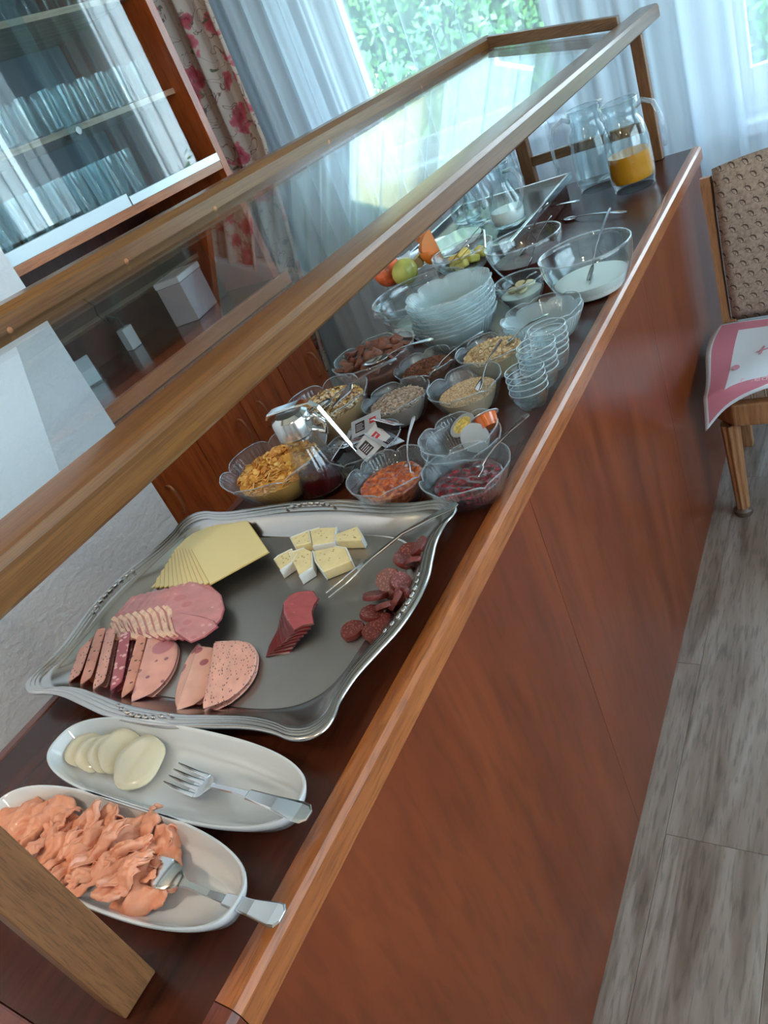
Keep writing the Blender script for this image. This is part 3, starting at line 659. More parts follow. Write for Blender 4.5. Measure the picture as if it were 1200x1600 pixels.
fo0 = bpy.data.objects.new('lettering_curve', fc); COL.objects.link(fo0); bpy.context.view_layer.update()
lm_ = bpy.data.meshes.new_from_object(fo0.evaluated_get(bpy.context.evaluated_depsgraph_get())); bpy.data.objects.remove(fo0)
fo = bpy.data.objects.new('lettering', lm_); COL.objects.link(fo); fo.parent = tw; fo['kind'] = 'stuff'; fo.location = (.130, 1.884, .4518)
m = MB().strip([(.155, 2.045, .450, .007, .0006), (.185, 2.06, .450, .008, .0006), (.21, 2.055, .450, .005, .0006)], side=(0, 1, 0))
m.strip([(.165, 2.03, .4505, .006, .0006), (.172, 2.075, .4505, .006, .0006)], side=(1, 0, 0))
m.prism([(.20+.016*math.cos(a)*(1+.2*math.cos(3*a)), 2.033+.012*math.sin(a)) for a in [2*PI*k/14 for k in range(14)]], .4496, .4502)
m.prism([(.112+.010*math.cos(a), 1.972+.014*math.sin(a)) for a in [2*PI*k/12 for k in range(12)]], .4492, .4500)
o = m.build('printed_motif', pd, tw, kind='stuff'); o.location = (0, 0, .0024)

# ceiling lamps (they give the warm light)
for i, l in enumerate(LAMPS):
    t = thing('ceiling_lamp', ['warm glass ceiling lamp above the buffet', 'warm glass ceiling lamp nearer the side window'][i], 'lamp', l)
    MB().lathe([(0, .20), (.06, .20), (.06, .17), (.008, .165), (.008, .03), (0, .03)], 20).build('canopy', M['brass'], t, smooth=True)
    MB().lathe([(.03, .03), (.06, .02), (.15, -.08), (.155, -.12), (.15, -.12), (.145, -.08), (.055, .012), (.03, .02)], 28, close=True).build('lamp_shade', glass('shade_glass', (.95, .9, .8), .2, white=.5, wcol=(1, .9, .7)), t, smooth=True)
# ------------------------------------------------------------------ glass bowls
def notch(a, n): return (1-abs(math.sin(n*a/2)))**2.8
def bowl_r(t, rb, R): return rb+(R-rb)*(t**.62)
def scallop_bowl(R, H, rb, n=6, th=.0022, mat=None, seg=108, depth=.15, inward=.055):
    K = 11; prof = []
    for i in range(K): t = i/(K-1); prof.append((bowl_r(t, rb, R), H*t))
    inner = []
    for i in range(K-1, -1, -1): t = i/(K-1); inner.append((max(.001, bowl_r(t, rb, R)-th*(1.2-.4*t)), max(H*t, 0)+th*(1-t)*1.2))
    full = [(0.0005, 0)]+prof+inner+[(0.0005, th)]
    def rf(a, i, r, z):
        t = max(0, min(1, z/H)); return 1-inward*t*t*notch(a, n)
    def zf(a, i, r, z):
        t = max(0, min(1, z/H)); return z*(1-depth*t**3*notch(a, n))
    return MB().lathe(full, seg, rf=rf, zf=zf)
def rim_of(R, H, n, parent, depth=.15, inward=.055, r=.0011, mat='bowlrim'):
    pts = []
    for k in range(96):
        a = 2*PI*k/96; q = (R-.001)*(1-inward*notch(a, n)); pts.append((q*math.cos(a), q*math.sin(a), H*(1-depth*notch(a, n))+.0003))
    return MB().tube(pts, r, 6, closed=True).build('rim', M[mat], parent, smooth='all')
def place_bowl(px1, py1, px2, py2, zr, H, rb, label, n=6, mat='bowl', name='glass_bowl', R=None, group=None, rz=None, base=0.0, cat='bowl'):
    a, b = P(px1, py1, zr), P(px2, py2, zr); c = (a+b)/2; r = R or (a-b).length/2
    o = scallop_bowl(r, H, rb, n).build(name, M[mat], smooth='all')
    rim_of(r, H, n, o)
    o.location = (c.x, c.y, TOP+base); o.rotation_euler = (0, 0, rz if rz is not None else rnd(0, 2)); tag(o, label, cat, group)
    return c.x, c.y, r
def fill(name, label, cat, cx, cy, R, H, rb, zt, mat, mound=.0, amp=.0015, freq=60, bits=None, bitmats=None, z0=.0045, base=0.0, kind=None, edge=.93, tilt=None, nring=16, sm='all'):
    """a body of food resting inside a bowl: its side follows the glass, its top is uneven; bits lie on top"""
    def rin(z): t = max(0.0, min(1, z/H)); return (bowl_r(t, rb, R)*(1-.0*t)-.0045)*edge
    seg = 56; m = MB(); vs = []; rings = []
    zs = [z0+(zt-z0)*i/6 for i in range(7)]
    for z in zs: rings.append([(rin(z), z)]*1)
    def topz(x, y):
        r = math.hypot(x, y)/rin(zt)
        h = zt+mound*(1-r*r)+amp*noise.noise(Vector((x*freq+cx*50, y*freq, 3)))*min(1, (1-r)*5+.1)
        if tilt: h += (tilt[0]*x+tilt[1]*y)*min(1, (1-r)*4+.15)
        return h
    m.v.append((0, 0, z0))
    for z in zs:
        for k in range(seg):
            a = 2*PI*k/seg; rr = rin(z); q = rr*(1-.035*notch(a, 6)*z/H*1.5)
            zz = z if z < zt else topz(q*math.cos(a), q*math.sin(a)); m.v.append((q*math.cos(a), q*math.sin(a), zz))
    for i in range(1, nring+1):
        f = 1-i/(nring+.0)*.97
        for k in range(seg):
            a = 2*PI*k/seg; rr = rin(zt)*f; x, y = rr*math.cos(a), rr*math.sin(a); m.v.append((x, y, topz(x, y)))
    n = 7+nring
    for k in range(seg):
        l = (k+1) % seg; m.f.append((0, 1+l, 1+k)); m.mi.append(0)
        for i in range(n-1): m.f.append((1+i*seg+k, 1+i*seg+l, 1+(i+1)*seg+l, 1+(i+1)*seg+k)); m.mi.append(0)
    m.f.append(tuple(1+(n-1)*seg+k for k in range(seg))); m.mi.append(0)
    mats = [mat]
    if bits:
        mats += bitmats
        kindf, cnt, size, lift = bits
        for q in range(cnt):
            a = rnd(0, 2*PI); rr = rin(zt)*math.sqrt(random.random())*.97; x, y = rr*math.cos(a), rr*math.sin(a)
            z = topz(x, y)+rnd(0, lift); s = size*rnd(.7, 1.25)
            rot = Matrix.Translation((x, y, z)) @ Matrix.Rotation(rnd(0, 2*PI), 4, 'Z') @ Matrix.Rotation(rnd(-.7, .7), 4, 'X') @ Matrix.Rotation(rnd(-.7, .7), 4, 'Y')
            mi = random.randint(1, len(bitmats))
            if kindf == 'flake':
                w_, c_ = rnd(.7, 1), rnd(-.5, .6)
                vs = [(s*math.cos(t)*rnd(.8, 1.1), s*w_*math.sin(t)*rnd(.8, 1.1), s*c_*math.cos(t)**2) for t in [2*PI*i/7 for i in range(7)]]
                th = s*.12; vs = vs+[(v[0], v[1], v[2]+th) for v in vs]+[(0, 0, th*1.2)]
                fs = [tuple(reversed(range(7)))]+[(7+i, 7+(i+1) % 7, 14) for i in range(7)]+[(i, (i+1) % 7, 7+(i+1) % 7, 7+i) for i in range(7)]
                m.add(vs, fs, mi, rot)
            else:
                lx, lw = (s, s*.42) if kindf == 'seed' else (s, s*.8)
                vs = [(-lx, 0, 0), (lx, 0, 0), (0, lw, 0), (0, -lw, 0), (0, 0, lw*.7), (0, 0, -lw*.7)]
                m.add(vs, [(0, 3, 4), (3, 1, 4), (1, 2, 4), (2, 0, 4), (3, 0, 5), (1, 3, 5), (2, 1, 5), (0, 2, 5)], mi, rot)
    o = m.build(name, mats, smooth=35 if sm != 'all' else 'all'); o.location = (cx, cy, TOP+base); tag(o, label, cat, None, kind); return o

# food materials
def jam(name, dark, mid, lite):
    m, t, out = newmat(name); b = bsdf(t, out, Roughness=.08); b.inputs['Coat Weight'].default_value = 1; b.inputs['Subsurface Weight'].default_value = .2; b.inputs['Subsurface Scale'].default_value = .005
    v = coords(t); n = N(t, 'TexNoise'); n.inputs['Scale'].default_value = 90; n.inputs['Detail'].default_value = 3; n.inputs['Distortion'].default_value = 1; t.links.new(v, n.inputs[0])
    r = ramp(t, [(.3, lin(dark)), (.5, lin(mid)), (.7, lin(lite))]); t.links.new(n.outputs[0], r.inputs[0]); t.links.new(r.outputs[0], b.inputs['Base Color'])
    bump(t, b, n.outputs[0], .8, .006); return m
M['jamo'] = jam('orange_jam', (120, 40, 10), (180, 76, 18), (214, 118, 40))
M['jamb'] = jam('berry_jam', (34, 4, 10), (84, 8, 22), (140, 16, 38))
corn = [plain('corn_flake', (212, 150, 62), .6), plain('corn_flake_light', (228, 178, 98), .6), plain('corn_flake_dark', (190, 122, 44), .6)]
mues = [plain('oat_light', (206, 178, 142), .7), plain('oat_tan', (172, 130, 84), .7), plain('oat_brown', (122, 78, 44), .7), plain('oat_pale', (222, 204, 178), .7), plain('muesli_gold', (186, 148, 70), .6)]
sun = [plain('seed_grey', (168, 150, 138), .6), plain('seed_tan', (188, 168, 150), .6), plain('seed_brown', (134, 110, 94), .6)]
flax = [plain('flax_brown', (104, 56, 30), .35), plain('flax_rust', (138, 78, 42), .35), plain('flax_dark', (70, 36, 22), .35)]
bran = [plain('bran_sand', (196, 170, 138), .8), plain('bran_light', (214, 194, 164), .8), plain('bran_tan', (170, 136, 98), .8)]
oats = [plain('rolled_oat', (206, 182, 142), .8), plain('rolled_oat_light', (220, 202, 168), .8), plain('rolled_oat_tan', (184, 152, 106), .8)]
choc = plain('cocoa_pillow', (112, 66, 50), .55, var=.14, nscale=60, bmp=.3)
milk = plain('yoghurt_white', (242, 242, 238), .35)

cx, cy, r = place_bowl(654.7, 756, 798.7, 708, .055, .058, .032, 'ribbed glass bowl of dark berry jam at the counter edge', rz=.3)
fill('berry_jam', 'dark red berry jam with whole berries in the bowl at the counter edge', 'jam', cx, cy, r, .058,   .032, .037, M['jamb'], .004, .006, 80)
BERRY = (cx, cy)
cx, cy, r = place_bowl(541, 759, 670.7, 713, .055, .058, .032, 'ribbed glass bowl of orange jam left of the dark berry jam', rz=.8)
fill('orange_jam', 'glossy orange apricot jam with fruit pieces', 'jam', cx, cy, r, .058, .032, .038, M['jamo'], .003, .005, 80)
ORANGE = (cx, cy)
cx, cy, r = place_bowl(658, 706, 784, 670, .055, .056, .032, 'lower ribbed glass bowl of the nested pair behind the berry jam', rz=.1)
b = scallop_bowl(r, .056, .032).build('glass_bowl', M['bowl'], smooth='all'); rim_of(r, .056, 6, b); b.location = (cx, cy, TOP+.016); b.rotation_euler = (0, 0, .6); tag(b, 'upper ribbed glass bowl of the nested pair, holding foil-topped portion cups', 'bowl')
PORT = (cx, cy)
cx, cy, r = place_bowl(507, 713, 628, 670, .05, .054, .030, 'ribbed glass bowl heaped with small foil portion packets', rz=.5); PACK = (cx, cy)
cx, cy, r = place_bowl(348, 743, 512, 690, .07, .075, .048, 'large ribbed glass bowl of golden cornflakes at the left counter edge', n=6, rz=.25)
fill('cornflakes', 'heap of golden cornflakes in the large bowl behind the tray', 'cereal', cx, cy, r, .075, .048, .046, corn[0], .020, .004, 60, ('flake', 620, .0085, .006), corn, kind='stuff', sm=1)
cx, cy, r = place_bowl(433, 655, 578, 594, .08, .084, .048, 'large ribbed glass bowl of mixed muesli at the left counter edge', rz=.1, R=.095)
fill('muesli', 'muesli of oats, nuts and raisins filling the large bowl', 'cereal', cx, cy, r, .084, .048, .062, mues[1], .012, .003, 60, ('flake', 1500, .0050, .005), mues, kind='stuff', sm=1); MUES = (cx, cy)
cx, cy, r = place_bowl(565, 639, 672, 598, .055, .058, .032, 'ribbed glass bowl of grey sunflower seeds beside the muesli', rz=.9)
fill('sunflower_seeds', 'shelled grey sunflower seeds filling a small bowl', 'seeds', cx, cy, r, .058, .032, .043, sun[0], .006, .002, 60, ('seed', 1500, .0048, .003), sun, kind='stuff', sm=1)
cx, cy, r = place_bowl(515, 574, 651, 527, .08, .082, .048, 'large ribbed glass bowl of chocolate cereal pillows under the rail', rz=.4, R=.094); CHOC = (cx, cy, r)
fill('cereal_crumbs', 'mass of cocoa cereal under the separate pillows', 'cereal', cx, cy, r, .082, .048, .052, choc, .008, .005, 60, kind='stuff')
cx, cy, r = place_bowl(615, 585, 715, 548, .055, .058, .032, 'ribbed glass bowl of brown flax seeds between the pillows and oats', rz=.0); FLAX = (cx, cy)
fill('flax_seeds', 'reddish brown flax seeds filling a small bowl', 'seeds', cx, cy, r, .058, .032, .042, flax[0], .005, .002, 60, ('seed', 2200, .0034, .002), flax, kind='stuff', sm=1)
cx, cy, r = place_bowl(667, 618, 786, 581, .055, .060, .034, 'ribbed glass bowl of fine sandy bran next to the little glass cups', rz=.5); BRAN = (cx, cy)
fill('wheat_bran', 'fine beige bran with a spoon standing in it', 'bran', cx, cy, r, .060, .034, .038, bran[0], .006, .002, 50, ('grain', 3200, .0018, .001), bran, kind='stuff', sm=1)
cx, cy, r = place_bowl(712, 561, 824, 525, .055, .060, .034, 'ribbed glass bowl of rolled oats behind the bran', rz=.7); OATS = (cx, cy)
fill('rolled_oats', 'pale rolled oats filling the bowl behind the bran', 'cereal', cx, cy, r, .060, .034, .044, oats[0], .010, .003, 60, ('flake', 1100, .0048, .004), oats, kind='stuff', sm=1)

# chocolate pillows: each one its own thing
pil = MB()
def pf(u, v):
    a, b = u*2-1, v*2-1; e = (1-abs(a)**2.5)*(1-abs(b)**2.5); return (a*.0125, b*.0105, .0055*max(e, 0)**.45)
pil.grid(pf, 7, 7); n0 = len(pil.v); pil.add([(x, y, -z) for x, y, z in pil.v], [tuple(reversed(f)) for f in pil.f])
for k in range(34):
    o = pil.build('cereal_pillow', choc, smooth='all') if k == 0 else src.copy()
    if k: COL.objects.link(o)
    src = o if k == 0 else src
    a = k*2.39996; rr = CHOC[2]*.80*math.sqrt((k+.5)/34); x, y = CHOC[0]+rr*math.cos(a), CHOC[1]+rr*math.sin(a)
    o.location = (x, y, TOP+.066+.012*(1-(rr/CHOC[2])**2)+rnd(0, .007)); o.rotation_euler = (rnd(-.9, .9), rnd(-.9, .9), rnd(0, 6))
    tag(o, 'puffy brown chocolate cereal pillow in the large glass bowl', 'cereal', 'chocolate cereal pillows in the bowl')

# stacks of small ringed glass cups
cupm = MB().lathe([(.0005, 0), (.020, 0), (.024, .004), (.030, .018), (.034, .030), (.0345, .034), (.0325, .034), (.028, .018), (.0225, .006), (.0005, .004)], 36)
stk = [((816.5, 577.5), .070, 4, 'nearest', .001), ((832, 538), .088, 5, 'middle', .0), ((850, 512), .090, 5, 'farthest', -.001)]
cup0 = None
for (c, zr, n, w_, _) in stk:
    q = P(c[0], c[1], zr)
    for i in range(n):
        if cup0 is None:
            cup0 = o = cupm.build('glass_cup', M['ring'], smooth='all'); rim_of(.0344, .0342, 6, o, 0, 0, .0009, 'cuprim')
        else: o = dup(cup0)
        z = zr-.034-(n-1-i)*(.0110 if n > 4 else .0118)
        o.location = (q.x+rnd(-.001, .001)+.0012*i, q.y+rnd(-.001, .001), TOP+max(0, z)); o.rotation_euler = (0, 0, rnd(0, 3))
        if i == n-1: tag(o, f'top glass cup of the {w_} stack of little ringed cups', 'cup', 'stacked ringed glass cups')
        else: tag(o, f'glass cup, {ORD[n-1-i]} from the top of the {w_} stack of little ringed cups', 'cup', 'stacked ringed glass cups')

# tall stack of frosted bowls
a, b_ = P(633, 467, .122), P(764, 433, .122); c = (a+b_)/2; r = (a-b_).length/2
f0 = scallop_bowl(r*.98, .052, .055, 8, .0025, depth=.10, inward=.07).build('dessert_bowl', M['frost'], smooth='all')
rim_of(r*.98, .052, 8, f0, .10, .07, .0009)
for i in range(9):
    o = f0 if i == 0 else dup(f0)
    o.location = (c.x-.004+.001*i+rnd(-.002, .002), c.y+rnd(-.002, .002), TOP+.0088*i); o.rotation_euler = (rnd(-.02, .02), rnd(-.02, .02), rnd(0, 3))
    tag(o, 'topmost bluish glass dessert bowl of the tall stack' if i == 8 else f'bluish glass dessert bowl, {ORD[8-i]} from the top of the tall stack', 'bowl', 'tall stack of glass dessert bowls')
# pair of empty scalloped bowls at the counter edge
a, b_ = P(782, 509, .062), P(908, 460, .062); c = (a+b_)/2; r = (a-b_).length/2
for i in range(2):
    o = scallop_bowl(r, .052, .042, 7, depth=.14).build('glass_bowl', M['frost'] if i == 0 else M['bowl'], smooth='all'); o.location = (c.x, c.y, TOP+.010*i); o.rotation_euler = (0, 0, .4*i)
    rim_of(r, .052, 7, o, .14)
    tag(o, ['empty scalloped glass bowl beneath its twin at the counter edge', 'empty scalloped glass bowl on top of its twin at the counter edge'][i], 'bowl')
PAIR = (c.x, c.y)

# round clear bowls (smooth rims)
def round_bowl(R, H, rb, th=.003, foot=True):
    pr = [(.0005, 0), (rb, 0)]
    K = 10
    for i in range(1, K): t = i/(K-1); pr.append((rb+(R-rb)*math.sin(t*PI/2)**.85, H*t))
    pr.append((R-th*.3, H+.001)); pr.append((R-th, H))
    for i in range(K-2, -1, -1): t = i/(K-1); pr.append((rb+(R-rb)*math.sin(t*PI/2)**.85-th, H*t+th*(1-t)*1.5+.0005))
    pr.append((.0005, th*1.5)); return MB().lathe(pr, 56)
def put_round(px1, py1, px2, py2, zr, H, rb, label, R=None, th=.003, base=0.0, mat='thick', cxy=None, name='glass_bowl'):
    a, b = P(px1, py1, zr), P(px2, py2, zr); c = (a+b)/2; r = R or (a-b).length/2
    if cxy: c = Vector((cxy[0], cxy[1], 0))
    o = round_bowl(r, H, rb, th).build(name, M[mat], smooth='all'); rim_of(r-.0006, H+.0005, 6, o, 0, 0, .0012+th*.2); o.location = (c.x, c.y, TOP+base); tag(o, label, 'bowl'); return c.x, c.y, r
def liquid(name, label, cat, cx, cy, R, H, rb, zt, mat, base=0.0, wob=.001, th=.0055):
    m = MB(); pr = [(.0005, .006)]
    for i in range(8):
        t = (zt*i/7)/H; pr.append((max(.001, rb+(R-rb)*math.sin(t*PI/2)**.85-th), max(.006, zt*i/7)))
    pr += [(pr[-1][0]*.6, zt+wob), (.0005, zt+wob*2)]
    o = m.lathe(pr, 40).build(name, mat, smooth=50); o.location = (cx, cy, TOP+base); return tag(o, label, cat)
YOG = put_round(840, 411, 987, 364, .098, .098, .062, 'big clear glass bowl of white yoghurt near the juice jug')
liquid('yoghurt', 'white yoghurt in the big clear bowl near the jug', 'yoghurt', YOG[0], YOG[1], YOG[2], .098, .062, .036, milk, wob=.002)
COMP = put_round(757, 396, 875, 348, .105, .100, .045, 'clear glass bowl of dark plum compote behind the yoghurt', base=.004)
liquid('plum_compote', 'dark plum compote in the clear bowl with two spoons', 'compote', COMP[0], COMP[1], COMP[2], .1, .045, .058, plain('plum', (84, 34, 34), .4, var=.4, nscale=60), base=.004)
a_, b_ = P(768, 452, .06), P(850, 420, .06)
COT = put_round(768, 452, 850, 420, .06, .058, .034, 'small clear glass bowl of banana curd beside the stacked dessert bowls', R=.058)
liquid('curd', 'creamy white curd under the banana slices', 'curd', COT[0], COT[1], COT[2], .058, .034, .030, milk)
ban = plain('banana', (224, 206, 158), .6, var=.06, nscale=90)
for k, (dx, dy) in enumerate([(-.018, .004), (.006, -.010), (-.004, .018), (.018, .012)]):
    o = MB().lathe([(0, 0), (.013, 0), (.0145, .003), (.013, .006), (0, .0062)], 9).build('banana_slice', ban, smooth=40); o.location = (COT[0]+dx, COT[1]+dy, TOP+.0335+.002*k); o.rotation_euler = (rnd(-.25, .25), rnd(-.25, .25), 0)
    tag(o, 'round banana slice on the white curd', 'banana', 'banana slices on the curd')
# large thick-rimmed bowl on a white plate, at the left edge
LG = (-.475, 1.545)
pl = MB().lathe([(.0005, .003), (.05, .003), (.055, 0), (.062, 0), (.100, .014), (.108, .016), (.106, .019), (.098, .017), (.06, .006), (.0005, .006)], 48).build('plate', M['porcelain'], smooth='all'); pl.location = (LG[0]+.02, LG[1], TOP); tag(pl, 'white plate under the large empty glass bowl', 'plate')
put_round(560, 479, 730, 415, .10, .080, .065, 'large wide empty glass bowl with a thick double rim', R=.120, th=.0045, base=.008, cxy=LG)
o = MB().lathe([(.121, 0), (.1245, .003), (.1245, .006), (.121, .009), (.119, .005)], 56, close=True).build('rim_band', M['thick'], bpy.data.objects['glass_bowl.010'] if False else None, smooth='all')
_big = [x for x in COL.objects if x.get('label') == 'large wide empty glass bowl with a thick double rim'][0]
o.parent = _big; o.location = (0, 0, .058)
# ------------------------------------------------------------------ wooden riser, tray, fruit, carafes
RS = MB().box(-.556, -.34, 1.80, 2.34, TOP+.0005, TOP+.055).build('wooden_riser', M['mahog'], bevel=.003); tag(RS, 'dark wooden riser box lifting the dark tray at the back', 'riser')
tr = thing('serving_tray', 'dark rectangular tray with silver rim carrying fruit and carafes', 'tray', (-.50, 2.08, TOP+.0555))
MB().box(-.20, .17, -.275, .275, 0, .006).build('tray_base', plain('dark_tray', (40, 34, 34), .25), tr)
MB().box(-.205, -.195, -.28, .28, 0, .020).box(.165, .175, -.28, .28, 0, .020).box(-.195, .165, -.28, -.27, 0, .020).box(-.195, .165, .27, .28, 0, .020).build('rim', M['steel'], tr, bevel=.002)
TZ = TOP+.0625
fp = MB().prism([(.145*math.copysign(abs(math.cos(a))**.5, math.cos(a)), .085*math.copysign(abs(math.sin(a))**.5, math.sin(a))) for a in [2*PI*k/48 for k in range(48)]], 0, lambda x, y: .004+.10*max(0, max(abs(x)/.145, abs(y)/.085)-.8)*.6)
fo_ = fp.build('fruit_platter', M['porcelain'], smooth=30); fo_.location = (-.60, 1.90, TZ); fo_.rotation_euler = (0, 0, 1.1); tag(fo_, 'white platter of cut fruit at the left end of the dark tray', 'platter')
def wedge(name, label, cat, loc, R, ang, rot, skin, flesh, group=None, core=None, ell=1.0):
    """a segment of a round fruit: skin outside, two flat cut faces"""
    m = MB(); nu, nv = 9, 9
    m.grid(lambda u, v: (R*math.sin(v*PI)*math.cos((u-.5)*ang), R*math.sin(v*PI)*math.sin((u-.5)*ang), R*ell*math.cos(v*PI)), nu, nv, 0)
    for s in (-1, 1):
        vs = [(0, 0, 0)]+[(R*math.sin(v*PI)*math.cos(s*.5*ang), R*math.sin(v*PI)*math.sin(s*.5*ang), R*ell*math.cos(v*PI)) for v in [j/8 for j in range(9)]]
        m.add(vs, [(0, j, j+1) for j in range(1, 9)], 1)
    o = m.build(name, [skin, flesh], smooth=30); o.location = loc; o.rotation_euler = rot; tag(o, label, cat, group); return o
appr = plain('apple_red', (176, 84, 48), .3, var=.45, nscale=22); appg = plain('apple_green', (176, 172, 86), .3, var=.2, nscale=16); appf = plain('apple_flesh', (232, 214, 160), .5)
orf = plain('orange_flesh', (226, 132, 60), .35, var=.1, nscale=60); ors = plain('orange_peel', (220, 110, 24), .45, bmp=.3, nscale=300)
mel = plain('melon_flesh', (226, 196, 96), .4, var=.08, nscale=60); mels = plain('melon_rind', (214, 196, 110), .5); cant = plain('cantaloupe', (236, 150, 96), .4)
def F(px, py, z): q = P(px, py, z); return (q.x, q.y, TOP+z)
wedge('apple', 'red and yellow apple piece at the left of the fruit platter', 'apple', F(606, 424, .105), .040, 3.6, (.2, .1, -1.3), appr, appf)
wedge('apple', 'green apple half leaning beside the red one', 'apple', F(632, 424, .10), .036, 3.2, (.1, .2, -.7), appg, appf)
wedge('apple', 'pale apple wedge behind the two apples', 'apple', F(645, 408, .105), .030, 1.4, (1.2, .3, 1.0), appg, appf)
wedge('orange_wedge', 'orange wedge standing on the fruit platter', 'orange', F(656, 382, .125), .034, 1.5, (.2, -.5, .25), ors, orf)
wedge('orange_wedge', 'orange wedge lying at the rim of the fruit bowl', 'orange', F(668, 398, .11), .028, 1.3, (1.0, .4, -.6), ors, orf)
wedge('melon_slice', 'pointed orange melon slice sticking up behind the fruit bowl', 'melon', F(683, 382, .125), .045, .7, (-.35, .1, 3.6), cant, cant, ell=1.1)
wedge('melon_slice', 'small orange melon slice beside the pointed one', 'melon', F(670, 388, .115), .028, .8, (-.6, .5, 3.2), cant, cant)
nap = MB().grid(lambda u, v: (-.05+.10*u, -.06+.12*v, .004*math.sin(u*7)+.003*math.sin(v*9+u*3)), 12, 12).build('napkin', plain('napkin_white', (226, 230, 236), .9), smooth='all', solid=.002)
nap.location = (-.70, 1.845, TOP+.086); nap.rotation_euler = (0, .0, .5); tag(nap, 'white paper napkin hanging over the tray corner', 'napkin')

FB = (-.415, 1.705)
o = round_bowl(.080, .060, .035).build('glass_bowl', M['thick'], smooth='all'); rim_of(.0795, .0605, 6, o, 0, 0, .0016); o.location = (FB[0], FB[1], TOP+.052); tag(o, 'clear footed glass bowl of yellow melon pieces with tongs', 'bowl')
MB().lathe([(.0005, -.051), (.040, -.051), (.041, -.047), (.010, -.040), (.008, -.012), (.020, 0), (.0005, 0)], 32).build('foot', M['thick'], o, smooth='all')
fb = o
for k, (dx, dy, dz, rz) in enumerate([(-.02, -.01, .030, .4), (.022, .0, .032, 1.2), (0, .03, .028, 2.2), (.005, -.035, .032, 3.1), (-.035, .02, .034, .1), (.035, .03, .036, 2.6), (0, .0, .048, .9)]):
    m = MB(); m.box(-.017, .017, -.011, .011, -.009, .009)
    q = m.build('melon_cube', mel, bevel=.004); q.location = (FB[0]+dx, FB[1]+dy, TOP+.052+dz); q.rotation_euler = (rnd(-.3, .3), rnd(-.3, .3), rz); tag(q, 'yellow melon chunk in the footed glass bowl', 'melon', 'melon chunks in the footed bowl')
def at_tongs():
    t = thing('serving_tongs', 'thin steel tongs standing in the melon bowl', 'tongs')
    a = P(700, 412, .09); b1 = P(758, 345, .20); b2 = P(750, 362, .19); b3 = P(757, 383, .17)
    MB().strip([(a.x, a.y, TOP+.085, .010, .0016), ((a.x+b1.x)/2, (a.y+b1.y)/2, TOP+.145, .006, .0016), (b1.x, b1.y, TOP+.20, .007, .0016)], side=(0, 1, 0)).build('tong_arm', M['steel'], t)
    MB().strip([(a.x+.02, a.y-.01, TOP+.085, .010, .0016), (b2.x, b2.y, TOP+.185, .006, .0016), (b2.x+.01, b2.y, TOP+.192, .006, .0016), (b3.x, b3.y, TOP+.165, .006, .0016)], side=(0, 1, 0)).build('tong_arm', M['steel'], t)
at_tongs()

# carafes, glasses, saucers at the far end
def carafe(label, x, y, z, H=.20, R=.048, liq=None, handle=None, name='glass_carafe'):
    t = thing(name, label, 'carafe', (x, y, z))
    pr = [(.0005, 0), (R*.72, 0), (R*.95, H*.06), (R, H*.22), (R*.86, H*.42), (R*.55, H*.64), (R*.52, H*.76), (R*.68, H*.92), (R*.80, H), (R*.76, H), (R*.64, H*.92), (R*.48, H*.76), (R*.51, H*.64), (R*.81, H*.42), (R*.94, H*.22), (R*.88, H*.07), (.0005, .006)]
    MB().lathe(pr, 40).build('body', M['thick'], t, smooth='all'); rim_of(R*.79, H, 6, t, 0, 0, .0014)
    if handle is not None:
        p = [(R*.60, 0, H*.86), (R*1.3, 0, H*.88), (R*1.75, 0, H*.74), (R*1.6, 0, H*.50), (R*1.15, 0, H*.30), (R*.95, 0, H*.26)]
        h = MB().tube(p, .0055, 8).build('handle', M['bowlrim'], t, smooth='all'); h.rotation_euler = (0, 0, handle)
    if liq:
        MB().lathe([(.0005, .0065), (R*.84, H*.08), (R*.90, H*.2), (R*.89, H*.28), (.0005, H*.285)], 32).build('milk', milk, t, smooth=40)
    return t
carafe('glass milk carafe with handle beside the compote bowl', -.400, 2.00, TZ, .165, .050, True, -.5)
carafe('clear glass carafe behind the milk carafe on the tray', -.52, 2.10, TZ, .19, .050, None, -.9)
carafe('clear waisted glass carafe at the back of the tray', -.60, 2.17, TZ, .15, .046, None, None)
sau = MB().lathe([(.0005, .004), (.03, .004), (.035, 0), (.04, 0), (.068, .009), (.070, .011), (.067, .0115), (.04, .005), (.0005, .006)], 40)
s1 = sau.build('saucer', M['porcelain'], smooth='all'); 
for k in range(4):
    q = s1.copy() if k else s1
    if k: COL.objects.link(q)
    q.location = (-.458, 2.42, TOP+.001+.0065*k); q.rotation_euler = (0, 0, 0)
    tag(q, f'white saucer, {ORD[3-k]} from the top of the low pile by the rear guard post', 'saucer', 'pile of saucers by the rear post')
gl0 = MB().lathe([(.0005, 0), (.027, 0), (.029, .004), (.030, .03), (.037, .036), (.038, .085), (.0365, .085), (.0355, .038), (.028, .032), (.027, .006), (.0005, .006)], 24)
g0 = None
for k in range(6):
    o = gl0.build('drinking_glass', M['ring'], smooth='all') if g0 is None else g0.copy()
    if g0 is not None: COL.objects.link(o)
    g0 = g0 or o
    o.location = (-.540-.002*k, 2.43, TOP+.001+.030*k); tag(o, f'clear glass, {ORD[5-k]} from the top of the tall stack by the rear post', 'glass', 'stack of drinking glasses by the rear post')

